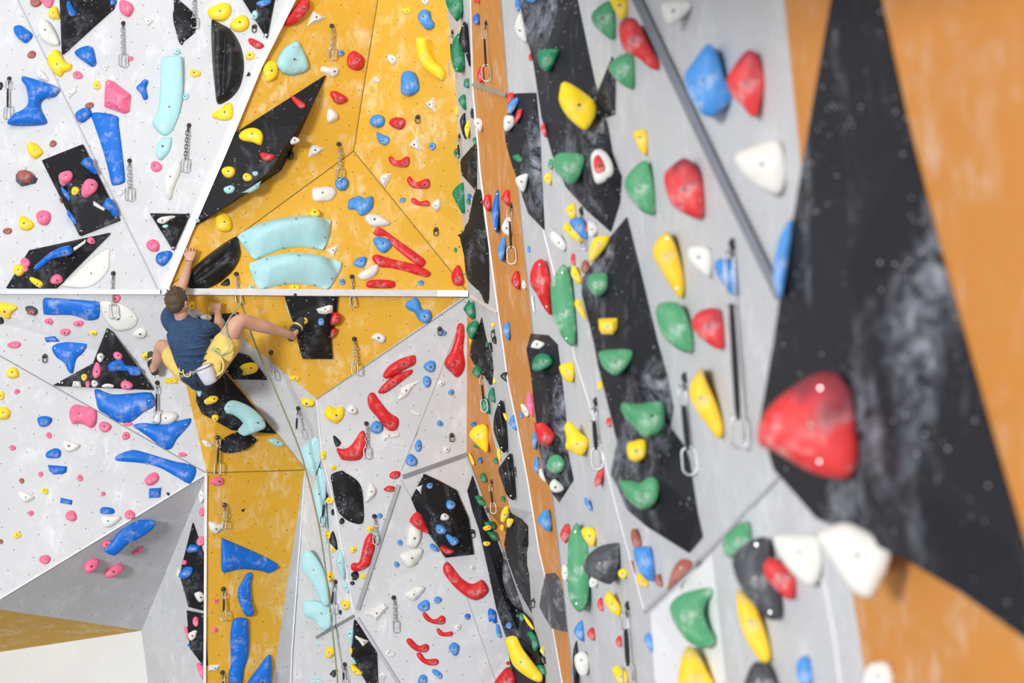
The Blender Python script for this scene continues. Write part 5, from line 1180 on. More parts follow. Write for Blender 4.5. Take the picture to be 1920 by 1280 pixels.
p|g|870.5,150 878.8,147.5 878.8,163.8 872.5,163.8|||small green hold, nearest green one below left of the upper quickdraw on the orange stripe|grey corner strip
e|b|873,158.8,4,5.5,0||o=.03|tiny blue hold, nearest blue one below left of the upper quickdraw on the orange stripe|grey corner strip
p|g|859.5,186.2 870,176.2 873.8,190 872,207 863.8,197.5|||small rounded green hold, second green one below right of the long bright yellow banana hold|grey middle wall
e|y|856.2,208.8,3,10,0|||tiny oval yellow hold, nearest yellow one below right of the long bright yellow banana hold|yellow wall
p|k|862.5,225 872.5,211.2 872,240 873.8,262.5 866.2,247.5|||small elongated black hold, nearest black one above the small black volume high in the corner|grey middle wall
p|y|871.2,237.5 880,223.8 881.2,240 877,259.5 872.5,252.5|||small elongated yellow hold, nearest yellow one above the small black volume high in the corner|grey corner strip
e|k|885,212.5,3,10,0|||tiny oval black hold, nearest black one below the upper quickdraw on the orange stripe|grey corner strip
p|w|888,226.2 896.2,221.2 905,227.5 903.8,243.8 900,247.5 891.2,237.5|||small rounded white hold, nearest white one above the small black volume high in the corner|orange stripe
p|g|886.2,260 892.5,257.5 893.8,270 888.8,270|||tiny rounded green hold, nearest green one above the small black volume high in the corner|grey corner strip
p|g|851.2,282.5 857.5,277.5 863.8,285 860,297.5 852.5,291.2|||green hold, nearest green one above left of the small black volume high in the corner|yellow wall
v|k|862.5,300 888.8,270 894.5,272.5 893.8,360 865,327.5|880,305,0.08||small black volume high in the corner on the grey corner strip|grey corner strip
q|s|863,255 863,310|||quickdraw, nearest one above left of the small black volume high in the corner|grey middle wall
v|k|965,175 1005,173.8 1012.5,250 1015,320 1020.5,431.2 990,400 980,370 965,322.5 960,310 947.5,265 946.2,246.2 952.5,212.5|990,250,0.1 1000,362.5,0.12||black panel volume right of the orange stripe|grey corner strip
p|r|951.2,176.2 962.5,173.8 965,182.5 952.5,197.5|||small red hold, nearest red one below right of the upper quickdraw on the orange stripe|grey corner strip
p|b|951.2,210 953.8,195 968.8,182.5 972.5,190 960,212.5|||small blue hold, nearest blue one below right of the upper quickdraw on the orange stripe|black volumes
p|r|965,228.8 970,207.5 980,205 976.2,220 967.5,231.2|||red hold, nearest red one above right of the small black volume high in the corner|black volumes
p|w|944.5,240 946.2,218.8 960,216.2 965,222.5 962.5,237.5 950,247.5|||white hold, nearest white one above right of the small black volume high in the corner|black volumes
p|g|961.2,292.5 972.5,288.8 981.2,297.5 977.5,303.8 965,300|||small green hold, nearest green one right of the small black volume high in the corner|black volumes
v|k|972,-10 1080,-10 1115,155 1140,240 1150,300 1165,330 1162,380 1145,435 1100,395 1060,350 1035,290 1015,220 1000,120 985,60|1030,100,0.12 1090,250,0.15 1140,337.5,0.15||big black volume at the top of the right wall|grey right wall
e|b|971.2,7.5,5.5,15,0|||small blue hold, nearest blue one above right of the upper quickdraw on the orange stripe|grey corner strip
e|b|997,0,8.8,5.5,0|||small blue hold, second blue one above right of the upper quickdraw on the orange stripe|black volumes
p|w|965,47.5 975,25 983.8,50 987.5,77.5 980,78.8 968.8,65|||medium white hold, nearest white one above right of the upper quickdraw on the orange stripe|grey corner strip
e|r|994.5,107.5,3.5,7.5,0|||tiny oval red hold, nearest red one right of the upper quickdraw on the orange stripe|grey corner strip
p|g|1008,102.5 1012.5,93.8 1047.5,92.5 1043.8,107.5 1032.5,132.5 1025,135 1012.5,125|||medium lumpy green hold, nearest green one right of the upper quickdraw on the orange stripe|black volumes
p|y|1048.8,175 1060,152.5 1112.5,187.5 1117.5,212.5 1102.5,241.2 1090,241.2 1065,220 1050,195|||big yellow hold on the upper black volume|black volumes
p|r|1013,240 1021.2,231.2 1026.2,257.5 1020,255|||small elongated red hold, second red one above the middle quickdraw on the orange stripe|grey right wall
e|g|1032,307.5,5,10,0|||small green hold, nearest green one above right of the middle quickdraw on the orange stripe|grey right wall
p|g|1037.5,300 1045,288.8 1060,286.2 1090,288.8 1097.5,297.5 1092.5,317.5 1085,335 1072.5,346.2 1057.5,337.5 1040,320|||large lumpy green hold, nearest green one above the big green leaf-shaped hold|black volumes
p|w|1107.5,300 1112.5,283.8 1125,279.5 1140,290 1150,312.5 1147.5,330 1127.5,343.8 1115,340|||large white hold, nearest white one above right of the middle quickdraw on the orange stripe|black volumes
p|r|1112.5,300 1122.5,290 1135,310 1133.8,322.5 1117.5,325||o=.05|medium red hold, nearest red one above right of the middle quickdraw on the orange stripe|black volumes
v|k|1113.8,187.5 1147.5,105 1153.8,135 1152.5,215 1137.5,220 1120,215|1137.5,162.5,0.06||large elongated black hold, nearest black one right of the upper quickdraw on the orange stripe|grey right wall
p|g|1108.8,27.5 1125,10 1145,2.5 1153.8,32.5 1151.2,73.8 1132.5,65 1112.5,45|||large lumpy green hold, second green one right of the upper quickdraw on the orange stripe|grey right wall
p|y|1144.5,-2.5 1173.8,-2.5 1175,27.5 1162.5,37.5 1152.5,20|||medium rounded yellow hold, nearest yellow one right of the upper quickdraw on the orange stripe|grey right wall
p|r|1161.2,45 1175,33.8 1192.5,36.2 1207.5,62.5 1225,95 1237,122.5 1230,131.2 1215,125 1195,107.5 1172.5,97.5 1162.5,75|||long red hold at the top of the right wall|grey right wall
p|g|1141.2,122.5 1171.2,100 1188.8,110 1188.8,160 1180,166.2 1152.5,147.5|||green hold, nearest green one above left of the big white hold near the orange panel|grey right wall
p|y|1187.5,247.5 1210,243.8 1213.8,265 1212.5,290 1207.5,291.2 1196.2,275|||medium yellow hold, nearest yellow one left of the big white hold near the orange panel|grey right wall
p|g|1171.2,340 1185,317.5 1210,300 1220,320 1227.5,357.5 1228.8,395 1225,402.5 1205,397.5 1185,377.5 1175,362.5|||large green hold, nearest green one left of the big white hold near the orange panel|grey right wall
p|r|1245,330 1255,315 1285,296.2 1312.5,325 1321.2,370 1320,405 1307.5,410 1292.5,405 1265,390 1250,365|||big red hold left of the blurred metal beam on the grey right wall|grey right wall
p|w|1238.8,10 1250,2.5 1275,0 1297.5,5 1292.5,20 1275,37.5 1260,47.5 1247.5,40|||white hold, nearest white one above left of the big white hold near the orange panel|grey right wall
p|b|1283.8,140 1300,115 1320,87.5 1332.5,83.8 1347.5,107.5 1360,150 1372.5,185 1355,205 1337.5,218.8 1317.5,215 1300,195 1287.5,170|||big blue hold right of the metal beam on the grey right wall|grey right wall
p|r|1362.5,150 1375,125 1387.5,107.5 1405,92.5 1422.5,105 1432.5,140 1433.8,160 1427.5,190 1420,217.5 1407.5,217.5 1390,197.5 1372.5,180|||big red hold touching the big blue hold on the grey right wall|grey right wall
p|w|1377,290 1420,270 1460,265 1475,310 1470,350 1455,365 1420,350 1390,325|||big white hold near the orange panel on the grey right wall|grey right wall
v|k|1175,406.2 1197,495 1212,557.5 1232,640 1250,702 1262,765 1256,800 1285,840 1292,865 1307,960 1317,1007 1292,1037 1212,987 1175,955 1160,918 1145,890 1150,860 1157,830 1147.5,790 1135,740 1122,690 1112.5,640 1103,600 1090,550 1092,520 1120,480 1146,441|1162.5,545,0.12 1187.5,695,0.14 1237.5,895,0.14||long black volume in the middle of the right wall|grey right wall
p|y|1223.8,470 1235,445 1251.2,433.8 1262.5,450 1275,485 1283.8,530 1280,555 1272.5,557.5 1250,525 1232.5,495|||upper tall yellow hold on the right wall|grey right wall
p|w|1288.8,470 1300,460 1325,462.5 1335,475 1332.5,520 1317.5,512.5 1295,492.5|||large lumpy white hold, nearest white one above left of the large blurred quickdraw chain|grey right wall
p|b|1338.8,495 1350,485 1370,487.5 1382.5,520 1380,555 1365,545 1347.5,520|||large lumpy blue hold, nearest blue one above the large blurred quickdraw chain|grey right wall
q|s|1376.2,457.5 1387.5,840|||large blurred quickdraw chain on the grey right wall|grey right wall
p|g|1230,580 1240,567.5 1270,567.5 1285,585 1297.5,620 1300,655 1285,661.2 1260,647.5 1242.5,630 1232.5,602.5|||large lumpy green hold, nearest green one left of the large blurred quickdraw chain|grey right wall
p|r|1296.2,602.5 1312.5,582.5 1345,577.5 1355,600 1358.8,645 1347.5,655 1325,642.5 1305,625|||large lumpy red hold, nearest red one above left of the large blurred quickdraw chain|grey right wall
p|g|1122.5,660 1145,655 1185,656.2 1182.5,677.5 1162.5,701.2 1150,702.5 1132.5,690 1123.8,672.5|||large lumpy green hold, nearest green one below right of the big green leaf-shaped hold|black volumes
p|g|1165.5,755 1200,756.2 1220,752.5 1243.8,753.8 1246.2,790 1235,812.5 1210,815 1192.5,795 1175,777.5|||green hold, nearest green one above right of the quickdraw left of the long black volume|black volumes
p|y|1176.2,832.5 1185,827.5 1210,823.8 1211.2,852.5 1202.5,862.5 1191.2,866.2 1177.5,857.5|||medium yellow hold, nearest yellow one right of the quickdraw left of the long black volume|black volumes
p|g|1161.2,902.5 1187.5,901.2 1200,905 1217.5,893.8 1232.5,897.5 1237,915 1230,940 1210,955 1192.5,950 1175,932.5|||green hold, nearest green one below right of the quickdraw left of the long black volume|black volumes
p|y|1293.8,722.5 1315,687.5 1325,715 1345,760 1356.2,800 1353.8,817.5 1345,821.2 1325,795 1305,767.5 1295,747.5|||lower tall yellow hold on the right wall|grey right wall
q|s|1286.2,707.5 1295,890|||blurred quickdraw left of the lower tall yellow hold on the grey right wall|grey right wall
e|y|1125,722.5,5,10,0|||small oval yellow hold, nearest yellow one above the quickdraw left of the long black volume|grey right wall
e|r|1141.2,791.2,4.5,10,0|||red hold, nearest red one above right of the quickdraw left of the long black volume|grey right wall
q|s|1118.8,752.5 1121.2,880|||quickdraw left of the long black volume on the grey right wall|grey right wall
p|r|1114.5,900 1123.8,877.5 1132,872.5 1131.2,890 1125,907.5 1116.2,912.5|||small elongated red hold, nearest red one below the quickdraw left of the long black volume|grey right wall
p|b|1095,937.5 1100,932.5 1111.2,956.2 1102.5,953.8|||small blue hold, nearest blue one right of the big blue hold on the orange stripe|grey right wall
v|k|886.2,358.8 902.5,357.5 906.2,395 912.5,440 916.2,460 916.2,572 892.5,547.5 867.5,522.5 861.2,480 853.8,445 865,427.5 873.8,395|877.5,440,0.13 890,520,0.08|s=1|tall black moulded volume in the corner on the grey corner strip|grey corner strip
p|g|1032.5,540 1037.5,520 1056.2,495 1067.5,512.5 1073.8,545 1078.8,590 1080,625 1076.2,648.8 1062.5,642.5 1047.5,620 1036.2,590|||big green leaf-shaped hold on the grey right wall|grey right wall
p|r|993,520 1000,495 1015,485 1025,500 1033.8,527.5 1032.5,560 1033.8,591.2 1020,577.5 1005,550 996.2,537.5|||tall red hold beside the green leaf on the grey right wall|grey right wall
k|w|995,557.5 1000,555 1003.8,585 1000,585|||white hold, nearest white one below left of the tall red hold beside the green leaf|grey corner strip
e|b|991.2,467,3.2,6.2,0|||tiny blue hold, nearest blue one below right of the middle quickdraw on the orange stripe|grey corner strip
p|r|905,378.8 913.8,363 921.2,375 919.5,396.2 911.2,392.5|||small rounded red hold, nearest red one above the tall black moulded volume in the corner|orange stripe
p|b|922,397.5 932.5,354.5 936.2,385 932.5,436.2 926.2,425|||slim blue leaf hold on the orange stripe|orange stripe
p|r|940,370 948.8,355 956.2,362.5 956.2,382.5 953.8,387 942.5,377.5|||small rounded red hold, nearest red one above the middle quickdraw on the orange stripe|orange stripe
p|w|940.8,425 950,408 958.8,410 960,440 952.5,441.2 943.8,436.2|||medium white hold, nearest white one above left of the middle quickdraw on the orange stripe|orange stripe
q|s|960.5,385 960,495|||middle quickdraw on the orange stripe|orange stripe
p|b|933.8,462.5 942.5,445 948.8,445 946.2,475 940,490.5 933.8,477.5|||medium blue hold, nearest blue one below left of the middle quickdraw on the orange stripe|orange stripe
p|r|958.8,522.5 967.5,506.2 975,520 975,532.5 971.2,543.2 960,532.5|||small red hold, nearest red one left of the tall red hold beside the green leaf|orange stripe
e|w|982.5,533.8,4.5,8.8,0|||small white hold, nearest white one left of the tall red hold beside the green leaf|orange stripe
p|y|1019.5,332.5 1027.5,323.8 1034.5,330 1031.2,346.2 1022.5,341.2|||small yellow hold, nearest yellow one above right of the middle quickdraw on the orange stripe|grey right wall
p|w|966.2,336.2 975,328.8 990,325.5 988.8,340 982.5,360 972.5,352.5|||medium rounded white hold, nearest white one above the middle quickdraw on the orange stripe|black volumes
p|y|1060.5,391.2 1075,380.8 1080,390 1078.8,407.5 1070,410.5 1062.5,400|||small rounded yellow hold, nearest yellow one above the tall red hold beside the green leaf|grey right wall
p|y|1056.2,423.8 1066.2,417.5 1092.5,445 1090,453.8 1080,452.5 1057.5,432.5|||yellow hold, nearest yellow one above right of the tall red hold beside the green leaf|grey right wall
p|b|1067.5,416.2 1080,407.5 1095,415 1102,445 1095,447.5 1080,435|||medium rounded blue hold, nearest blue one right of the middle quickdraw on the orange stripe|grey right wall
q|s|1092.5,395 1095,467.5|||quickdraw, nearest one above right of the tall red hold beside the green leaf|grey right wall
e|r|1101.2,426.2,3.8,8.8,0|||red hold, second red one above right of the tall red hold beside the green leaf|grey right wall
p|w|1031.2,440 1040,433.8 1061.2,456.2 1057.5,470 1047.5,467.5 1033.8,452.5|||medium elongated white hold, nearest white one right of the middle quickdraw on the orange stripe|grey right wall
e|r|1074.5,486.2,4.5,11.2,0|||red hold, nearest red one above right of the tall red hold beside the green leaf|grey right wall
p|y|1070,510 1075,496.2 1083.8,507.5 1090,525 1085,532 1072.5,520|||small rounded yellow hold, nearest yellow one above the big green leaf-shaped hold|grey right wall
p|y|1077.5,565 1087.5,559.5 1095,577.5 1102,600 1097.5,600 1080,577.5|||medium elongated yellow hold, nearest yellow one right of the big green leaf-shaped hold|grey right wall
p|y|1105,470 1115,445 1142.5,442.5 1137.5,460 1110,492.5 1103.8,480|||medium elongated yellow hold, nearest yellow one above right of the big green leaf-shaped hold|grey right wall
p|w|1102.5,415 1117.5,420 1120,435 1105,445|||white hold, nearest white one above right of the tall red hold beside the green leaf|grey right wall
e|n|1097.5,500,8.8,12.5,0|||small oval brown hold, nearest brown one above right of the big green leaf-shaped hold|grey right wall
p|g|1100,532.5 1105,517.5 1115,511.2 1137.5,512.5 1141.2,527.5 1137.5,545 1120,557.5 1107.5,545|||medium lumpy green hold, nearest green one above right of the big green leaf-shaped hold|black volumes
k|y|1122,597.5 1158,596.2 1156.2,617.5 1150,627 1127.5,626.2 1123,615|||medium angular yellow hold, nearest yellow one below right of the big green leaf-shaped hold|black volumes
p|g|849.2,357.5 870,342 875,380 871.2,401.2 860,387.5 852.5,372.5|||medium rounded green hold, nearest green one above right of the upper long red bar hold|yellow wall
e|b|880,367.5,4,5,0|||tiny oval blue hold, nearest blue one below the small black volume high in the corner|grey corner strip
e|g|878.8,377.5,4,7,0|||tiny oval green hold, nearest green one above the tall black moulded volume in the corner|grey corner strip
e|g|854.2,468.8,3,5,0|||green hold, nearest green one below left of the tall black moulded volume in the corner|yellow wall
v|k|903.1,593.8 913.1,640 922.5,667.5 925,692.5 922.5,721.2 918.1,721.2 905,700 886.2,679.4 880.6,665 885,640 895,617.5|897.5,660,0.12||black fin-shaped volume in the corner on the grey corner strip|grey corner strip
k|g|868.1,578.8 879.4,561.2 881.9,566.9 889.4,565 890.6,590 885.6,599.4 875,590|||jagged green hold just below the corner joint on the grey corner strip|grey corner strip
p|g|874.4,616.2 878.8,606.9 893.8,600 897.5,613.8 885.6,636.9 876.2,625|||medium rounded green hold, nearest green one above right of the red club-shaped hold|orange panel
k|k|913.8,645 918.8,640.6 923.8,659.4 917.5,660|||tiny black hold, nearest black one above right of the black fin-shaped volume in the corner|grey corner strip
e|g|913.1,646.9,3.2,3.8,0|||tiny round green hold, only green one on the black fin-shaped volume in the corner|black volumes
p|k|921.9,637.5 927.5,628.8 931.2,641.2 927.5,645|||tiny black hold, second black one above right of the black fin-shaped volume in the corner|grey corner strip
e|y|923.8,608.8,3.5,5,0|||tiny oval yellow hold, nearest yellow one above the black fin-shaped volume in the corner|grey corner strip
a|m|927.5,621.2|||bare bolt hanger, nearest one above right of the black fin-shaped volume in the corner|grey corner strip
p|b|942.5,612.5 951.9,602.5 956.2,610 956.2,632.5 951.9,638.1 946.2,627.5|||small blue hold, nearest blue one above right of the black fin-shaped volume in the corner|orange stripe
k|k|937.5,705 942.5,698.8 950.6,696.9 952.5,718.1 941.2,710|||small black hold, nearest black one above right of the quickdraw under the black fin-shaped volume|grey corner strip
k|y|879.4,632.5 883.8,637.5 881.2,651.2|||tiny triangular yellow hold, nearest yellow one above right of the red club-shaped hold|orange panel
e|y|926.9,713.8,3.1,5.6,0|||tiny yellow hold, nearest yellow one above right of the quickdraw under the black fin-shaped volume|grey corner strip
p|g|885.6,693.8 892.5,685 902.5,690 903.1,698.8 896.2,708.8 886.9,701.2|||small rounded green hold, nearest green one below the black fin-shaped volume in the corner|orange panel
q|s|906.2,698.8 908.8,772.5|||quickdraw under the black fin-shaped volume on the orange panel|orange panel
p|g|914.5,742.5 922.5,725 927.5,737.5 928.2,755 920,750|||small green hold, nearest green one below right of the quickdraw under the black fin-shaped volume|grey corner strip
p|g|901.2,755 907.5,742.5 918.8,760 917.5,775 908.8,772.5|||small elongated green hold, nearest green one below the quickdraw under the black fin-shaped volume|orange panel
r|k|925,800 927.5,775 940,748.8 947.5,780 951.2,815 947.5,848 937.5,840 927.5,815||ax=100|upper black ribbed leaf hold on the grey corner strip|grey corner strip
p|y|943,773.8 950,777.5 951.2,790 946.2,785|||tiny elongated yellow hold, nearest yellow one above right of the upper black ribbed leaf hold|grey corner strip
p|b|954.5,790 962.5,777 968,792.5 968,807.5 958.8,800|||small rounded blue hold, nearest blue one right of the upper black ribbed leaf hold|grey corner strip
e|b|977.5,778,4,5.5,0|||tiny oval blue hold, nearest blue one above right of the upper black ribbed leaf hold|orange stripe
p|w|976.2,757.5 985,760 992,775 987.5,781.8 980,772.5|||small elongated white hold, nearest white one above right of the upper black ribbed leaf hold|orange stripe
p|p|986.2,750 995,732.5 1000,752.5 1001.2,782.5 990,770|||medium elongated pink hold, nearest pink one above right of the upper black ribbed leaf hold|orange stripe
p|y|879.5,813.8 887.5,801.2 902.5,795 913.8,800 916.2,825 914.5,847.5 905,843.8 885,825|||big bright yellow hold on the orange panel|orange panel
e|b|888.2,795.5,4.5,5.5,0|||tiny round blue hold, nearest blue one left of the upper black ribbed leaf hold|orange panel
e|g|893.8,836.2,6.2,3.8,0|||tiny oval green hold, nearest green one below left of the upper black ribbed leaf hold|orange panel
p|y|878.8,847.5 885,855 890,867.5 887.5,873 881.2,862.5|||small elongated yellow hold, nearest yellow one above left of the lower black ribbed leaf hold|orange panel
e|b|900,862.5,4.5,5.5,0|||tiny round blue hold, nearest blue one above left of the lower black ribbed leaf hold|orange panel
e|g|929.5,863.8,4.5,5.5,0|||tiny round green hold, nearest green one above left of the lower black ribbed leaf hold|orange panel
p|y|931.2,850 936.2,837.5 939.5,857.5 937.5,865|||tiny elongated yellow hold, nearest yellow one above the lower black ribbed leaf hold|grey corner strip
r|k|934.5,880 940,870 957.5,848.8 962.5,872.5 966.2,902.5 965,932.5 961.2,937.5 950,927.5 940,900||ax=100|lower black ribbed leaf hold on the grey corner strip|grey corner strip
a|m|967.5,880|||bare bolt hanger, nearest one above right of the lower black ribbed leaf hold|grey corner strip
p|g|900,891.2 906.2,886.2 912.5,892.5 912,902.5 903.8,903.8|||small green hold, nearest green one above left of the lowest quickdraw on the orange panel|orange panel
e|g|943,935,4.5,5.5,0|||tiny round green hold, nearest green one right of the lowest quickdraw on the orange panel|orange panel
v|k|885,890 906.2,937.5 926.2,1000 945,1040 950,1080 970,1140 998,1160 1018.8,1232.5 1024,1290 965,1290 950,1200 930,1140 915,1070 897,990 886,960 875,920|902.5,990,0.08 940,1115,0.1 970,1190,0.12||tall black volume at the bottom of the corner on the grey middle wall|grey middle wall
p|g|890.8,930 902.5,930 906.2,937.5 911.2,940 910,948.8 900,946.2|||small rounded green hold, nearest green one left of the lowest quickdraw on the orange panel|black volumes
p|y|938.8,976.2 940,960 947.5,948.8 953.8,950 952.5,965 946.2,978.8|||small yellow hold, nearest yellow one below right of the lowest quickdraw on the orange panel|orange panel
v|k|995,625 1028,628 1045,645 1052,700 1060,770 1065,850 1075,900 1048,942 1035,925 1020,890 1010,840 1005,790 995,700 987,655|1025,715,0.1 1037.5,840,0.12||tall narrow black volume right of the orange stripe on the grey right wall|grey right wall
p|w|995,650 1002.5,637.5 1015,640 1022.5,645 1012.5,653.8 1000,652.5|||small rounded white hold, nearest white one below left of the big green leaf-shaped hold|black volumes
p|g|997.5,690 1002.5,670 1015,662.5 1032.5,667.5 1037.5,680 1025,690 1007.5,696.2|||medium lumpy green hold, nearest green one below the big green leaf-shaped hold|black volumes
p|r|1000,790 1006.2,793.8 1020,792.5 1040,812.5 1038.8,822.5 1030,835 1012.5,830 1005,812.5|||medium lumpy red hold, nearest red one right of the upper black ribbed leaf hold|black volumes
p|g|1025,872.5 1032.5,855 1047.5,852 1060,865 1057.5,880 1045,887.5 1030,882.5|||medium lumpy green hold, nearest green one right of the lower black ribbed leaf hold|black volumes
p|w|1030,910 1040,897.5 1057.5,912.5 1052.5,921.2 1037.5,922.5|||small rounded white hold, nearest white one above the big blue hold on the orange stripe|black volumes
p|y|1048.2,687.5 1060,680 1075,681.2 1077.5,695 1075,712.5 1067.5,716.2 1055,707.5|||medium lumpy yellow hold, nearest yellow one below the big green leaf-shaped hold|grey right wall
p|y|1058,800 1067.5,788.8 1077.5,797.5 1090,812.5 1102.5,822.5 1101.2,840 1090,854.5 1077.5,850 1062.5,842.5 1060,832.5 1062.5,822.5|||knobby yellow hold beside the tall narrow black volume on the grey right wall|grey right wall
p|b|1000,872.5 1006.2,855 1012.5,870 1010,887.5 1002.5,882.5|||small elongated blue hold, nearest blue one above right of the lower black ribbed leaf hold|orange stripe
e|b|1002.5,825,5.5,16.2,0|||small blue hold, nearest blue one left of the quickdraw left of the long black volume|orange stripe
p|w|1010,885 1015,877.5 1023.8,902.5 1015,897.5|||small elongated white hold, nearest white one right of the lower black ribbed leaf hold|orange stripe
q|s|923.8,902.5 926.2,962.5|||lowest quickdraw on the orange panel|orange panel
v|k|955,960 990,985 992,1080 997,1150 980,1120 970,1100 950,1045 945,1020|975,1035,0.1||black wedge volume near the bottom of the corner on the grey corner strip|grey corner strip
p|y|951.2,972.5 963.8,973.8 957.5,987.5 951.2,987.5|||small yellow hold, nearest yellow one left of the big blue hold on the orange stripe|black volumes
e|y|941.2,988.8,4,6.2,0|||tiny oval yellow hold, nearest yellow one left of the dark grey rock-shaped hold|orange panel
p|g|907.5,978.8 925,977.5 928.8,990 915,992.5|||small rounded green hold, nearest green one below the lowest quickdraw on the orange panel|black volumes
e|y|915,988.8,7,4.5,0||o=.03|tiny oval yellow hold, nearest yellow one above the largest red crescent hold|black volumes
p|g|912.5,997.5 926.2,996.2 932.5,1013.8 922.5,1007.5|||small rounded green hold, nearest green one above right of the largest red crescent hold|black volumes
e|y|912.5,1018.8,6.8,5,0|||tiny oval yellow hold, nearest yellow one above right of the largest red crescent hold|black volumes
p|b|1007.5,975 1015,961.2 1027.5,955 1034.5,975 1033.8,992.5 1026.2,995.8 1012.5,983.8|||big blue hold on the orange stripe|orange stripe
p|d|942.5,1065 946.2,1047.5 957.5,1067.5 970,1100 987.5,1127.5 990,1145 970,1140 955,1122.5 943.8,1092.5|||large elongated dark grey hold, nearest dark grey one right of the largest red crescent hold|grey corner strip
p|b|915,1145 921.2,1140.5 930,1147.5 931.2,1167.5 922.5,1165|||small elongated blue hold, second blue one below right of the largest red crescent hold|grey middle wall
p|b|930,1170 936.2,1172.5 941.2,1192.5 938.8,1195.8 931.2,1190|||small elongated blue hold, third blue one below right of the largest red crescent hold|grey middle wall
e|b|954.5,1172.5,6.2,6.2,0|||small round blue hold, nearest blue one below the big blue hold on the orange stripe|black volumes
q|s|969.2,1143.8 969.2,1187.5|||quickdraw, nearest one above the big yellow wedge hold at the bottom|grey corner strip
p|g|971.2,1153.8 980,1148.8 983.8,1160 977.5,1165|||tiny rounded green hold, nearest green one above the big yellow wedge hold at the bottom|black volumes
p|y|980,1150 990,1160 1000,1175 1000,1181.2 987.5,1167.5|||small elongated yellow hold, nearest yellow one above the big yellow wedge hold at the bottom|black volumes
p|g|987.5,1187.5 997.5,1183.8 1006.2,1195 1010,1215 1002.5,1221.2 997.5,1210 995,1200|||green hold, nearest green one above right of the big yellow wedge hold at the bottom|black volumes
k|y|1011.2,1218.8 1018.8,1210 1020.5,1227.5 1015,1225|||yellow hold, nearest yellow one above right of the big yellow wedge hold at the bottom|grey right wall
k|k|1012.5,1230 1021.2,1230 1023.8,1245 1015,1242.5|||small black hold, nearest black one right of the big yellow wedge hold at the bottom|black volumes
p|y|948,1196.2 967.5,1192.5 980,1215 1005,1247.5 1017.5,1266.2 1012.5,1278.8 990,1270 962.5,1247.5 952.5,1217.5|||big yellow wedge hold at the bottom on the grey middle wall|black volumes
p|g|1006.2,1247.5 1018.8,1247.5 1023.8,1266.2 1012.5,1260|||green hold, nearest green one below right of the big yellow wedge hold at the bottom|black volumes
e|r|953,1243,4.5,3.8,0|||tiny red hold, nearest red one left of the big yellow wedge hold at the bottom|grey middle wall
p|r|926.2,1285 940,1260 953.8,1250 966.2,1265 963.8,1287.5|||red hold, nearest red one below left of the big yellow wedge hold at the bottom|grey middle wall
e|g|957.5,1253.8,4.5,5.5,0|||green hold, nearest green one below left of the big yellow wedge hold at the bottom|grey middle wall
a|m|1002.5,1125|||bare bolt hanger, nearest one above the big yellow wedge hold at the bottom|grey right wall
v|d|1022.5,1075 1040,1073.8 1047.5,1082.5 1055,1110 1060,1135 1063.8,1185 1047.5,1181.2 1033.8,1177.5 1020,1155 1010.8,1137.5 1015,1110|1031.2,1110,0.12 1040,1155,0.08||dark grey many-sided hold on the orange stripe|orange stripe
p|r|1050,1000 1061.2,980.8 1070,992.5 1062.5,1018.8 1052.5,1010|||red hold, nearest red one below right of the big blue hold on the orange stripe|grey right wall
p|g|1065,1022.5 1070,997.5 1081.2,979.5 1090,995 1103.8,1027.5 1105,1085 1102.5,1125 1090,1147 1077.5,1140 1065,1110|||very long green hold low on the right wall|grey right wall
p|y|1090,992.5 1102.5,987.5 1117.5,995 1116.2,1015 1111.2,1025.5 1102.5,1020 1092.5,1005|||medium lumpy yellow hold, nearest yellow one above left of the dark grey rock-shaped hold|grey right wall
e|w|1060,1073.8,7,17,0|||small oval white hold, nearest white one left of the dark grey rock-shaped hold|grey right wall
p|d|1093.8,1057.5 1105,1037.5 1127.5,1022.5 1157.5,1017.5 1162.5,1025 1160,1060 1150,1090 1140,1095 1115,1085 1097.5,1072.5|||dark grey rock-shaped hold on the grey right wall|grey right wall
e|w|1112.5,1091.2,9,10,0|||small round white hold, nearest white one below left of the dark grey rock-shaped hold|grey right wall
p|r|1120,1130 1126.2,1118.8 1131.2,1132.5 1128.8,1145 1122.5,1142.5|||small elongated red hold, nearest red one below the dark grey rock-shaped hold|grey right wall
p|b|1076.2,1180 1090,1162 1095,1185 1092.5,1202.5 1080,1192.5|||blue hold, nearest blue one above right of the big yellow wedge hold at the bottom|grey right wall
p|r|1101.2,1186.2 1108.8,1175 1115.8,1187.5 1112.5,1200.8 1103.8,1195|||small red hold, nearest red one right of the big yellow wedge hold at the bottom|grey right wall
p|k|1073.8,1230 1081.2,1200 1083.8,1235 1077.5,1287.5|||medium elongated black hold, nearest black one below the dark grey rock-shaped hold|grey right wall
p|w|1077.5,1230 1092.5,1220 1103.8,1232.5 1102.5,1260 1090,1267.5 1080,1252.5|||medium white hold, nearest white one right of the big yellow wedge hold at the bottom|grey right wall
e|b|1076.2,1262.5,3.5,17,0|||small blue hold, nearest blue one right of the big yellow wedge hold at the bottom|orange stripe
p|y|1133.8,1120 1141.2,1107.5 1147.5,1112.5 1160,1130 1165,1142.5 1161.2,1155 1150,1150 1137.5,1135|||medium lumpy yellow hold, nearest yellow one below the dark grey rock-shaped hold|grey right wall
e|r|1160.5,1202,5.8,11.2,0|||small red hold, second red one right of the big yellow wedge hold at the bottom|grey right wall
p|y|1147,1255 1157.5,1246.2 1165,1255 1176.2,1260 1175,1287.5 1157.5,1277.5 1152.5,1265|||medium yellow hold, nearest yellow one right of the big yellow wedge hold at the bottom|grey right wall
e|y|1167.5,1075,8.2,10.5,0|||small oval yellow hold, nearest yellow one below right of the dark grey rock-shaped hold|grey right wall
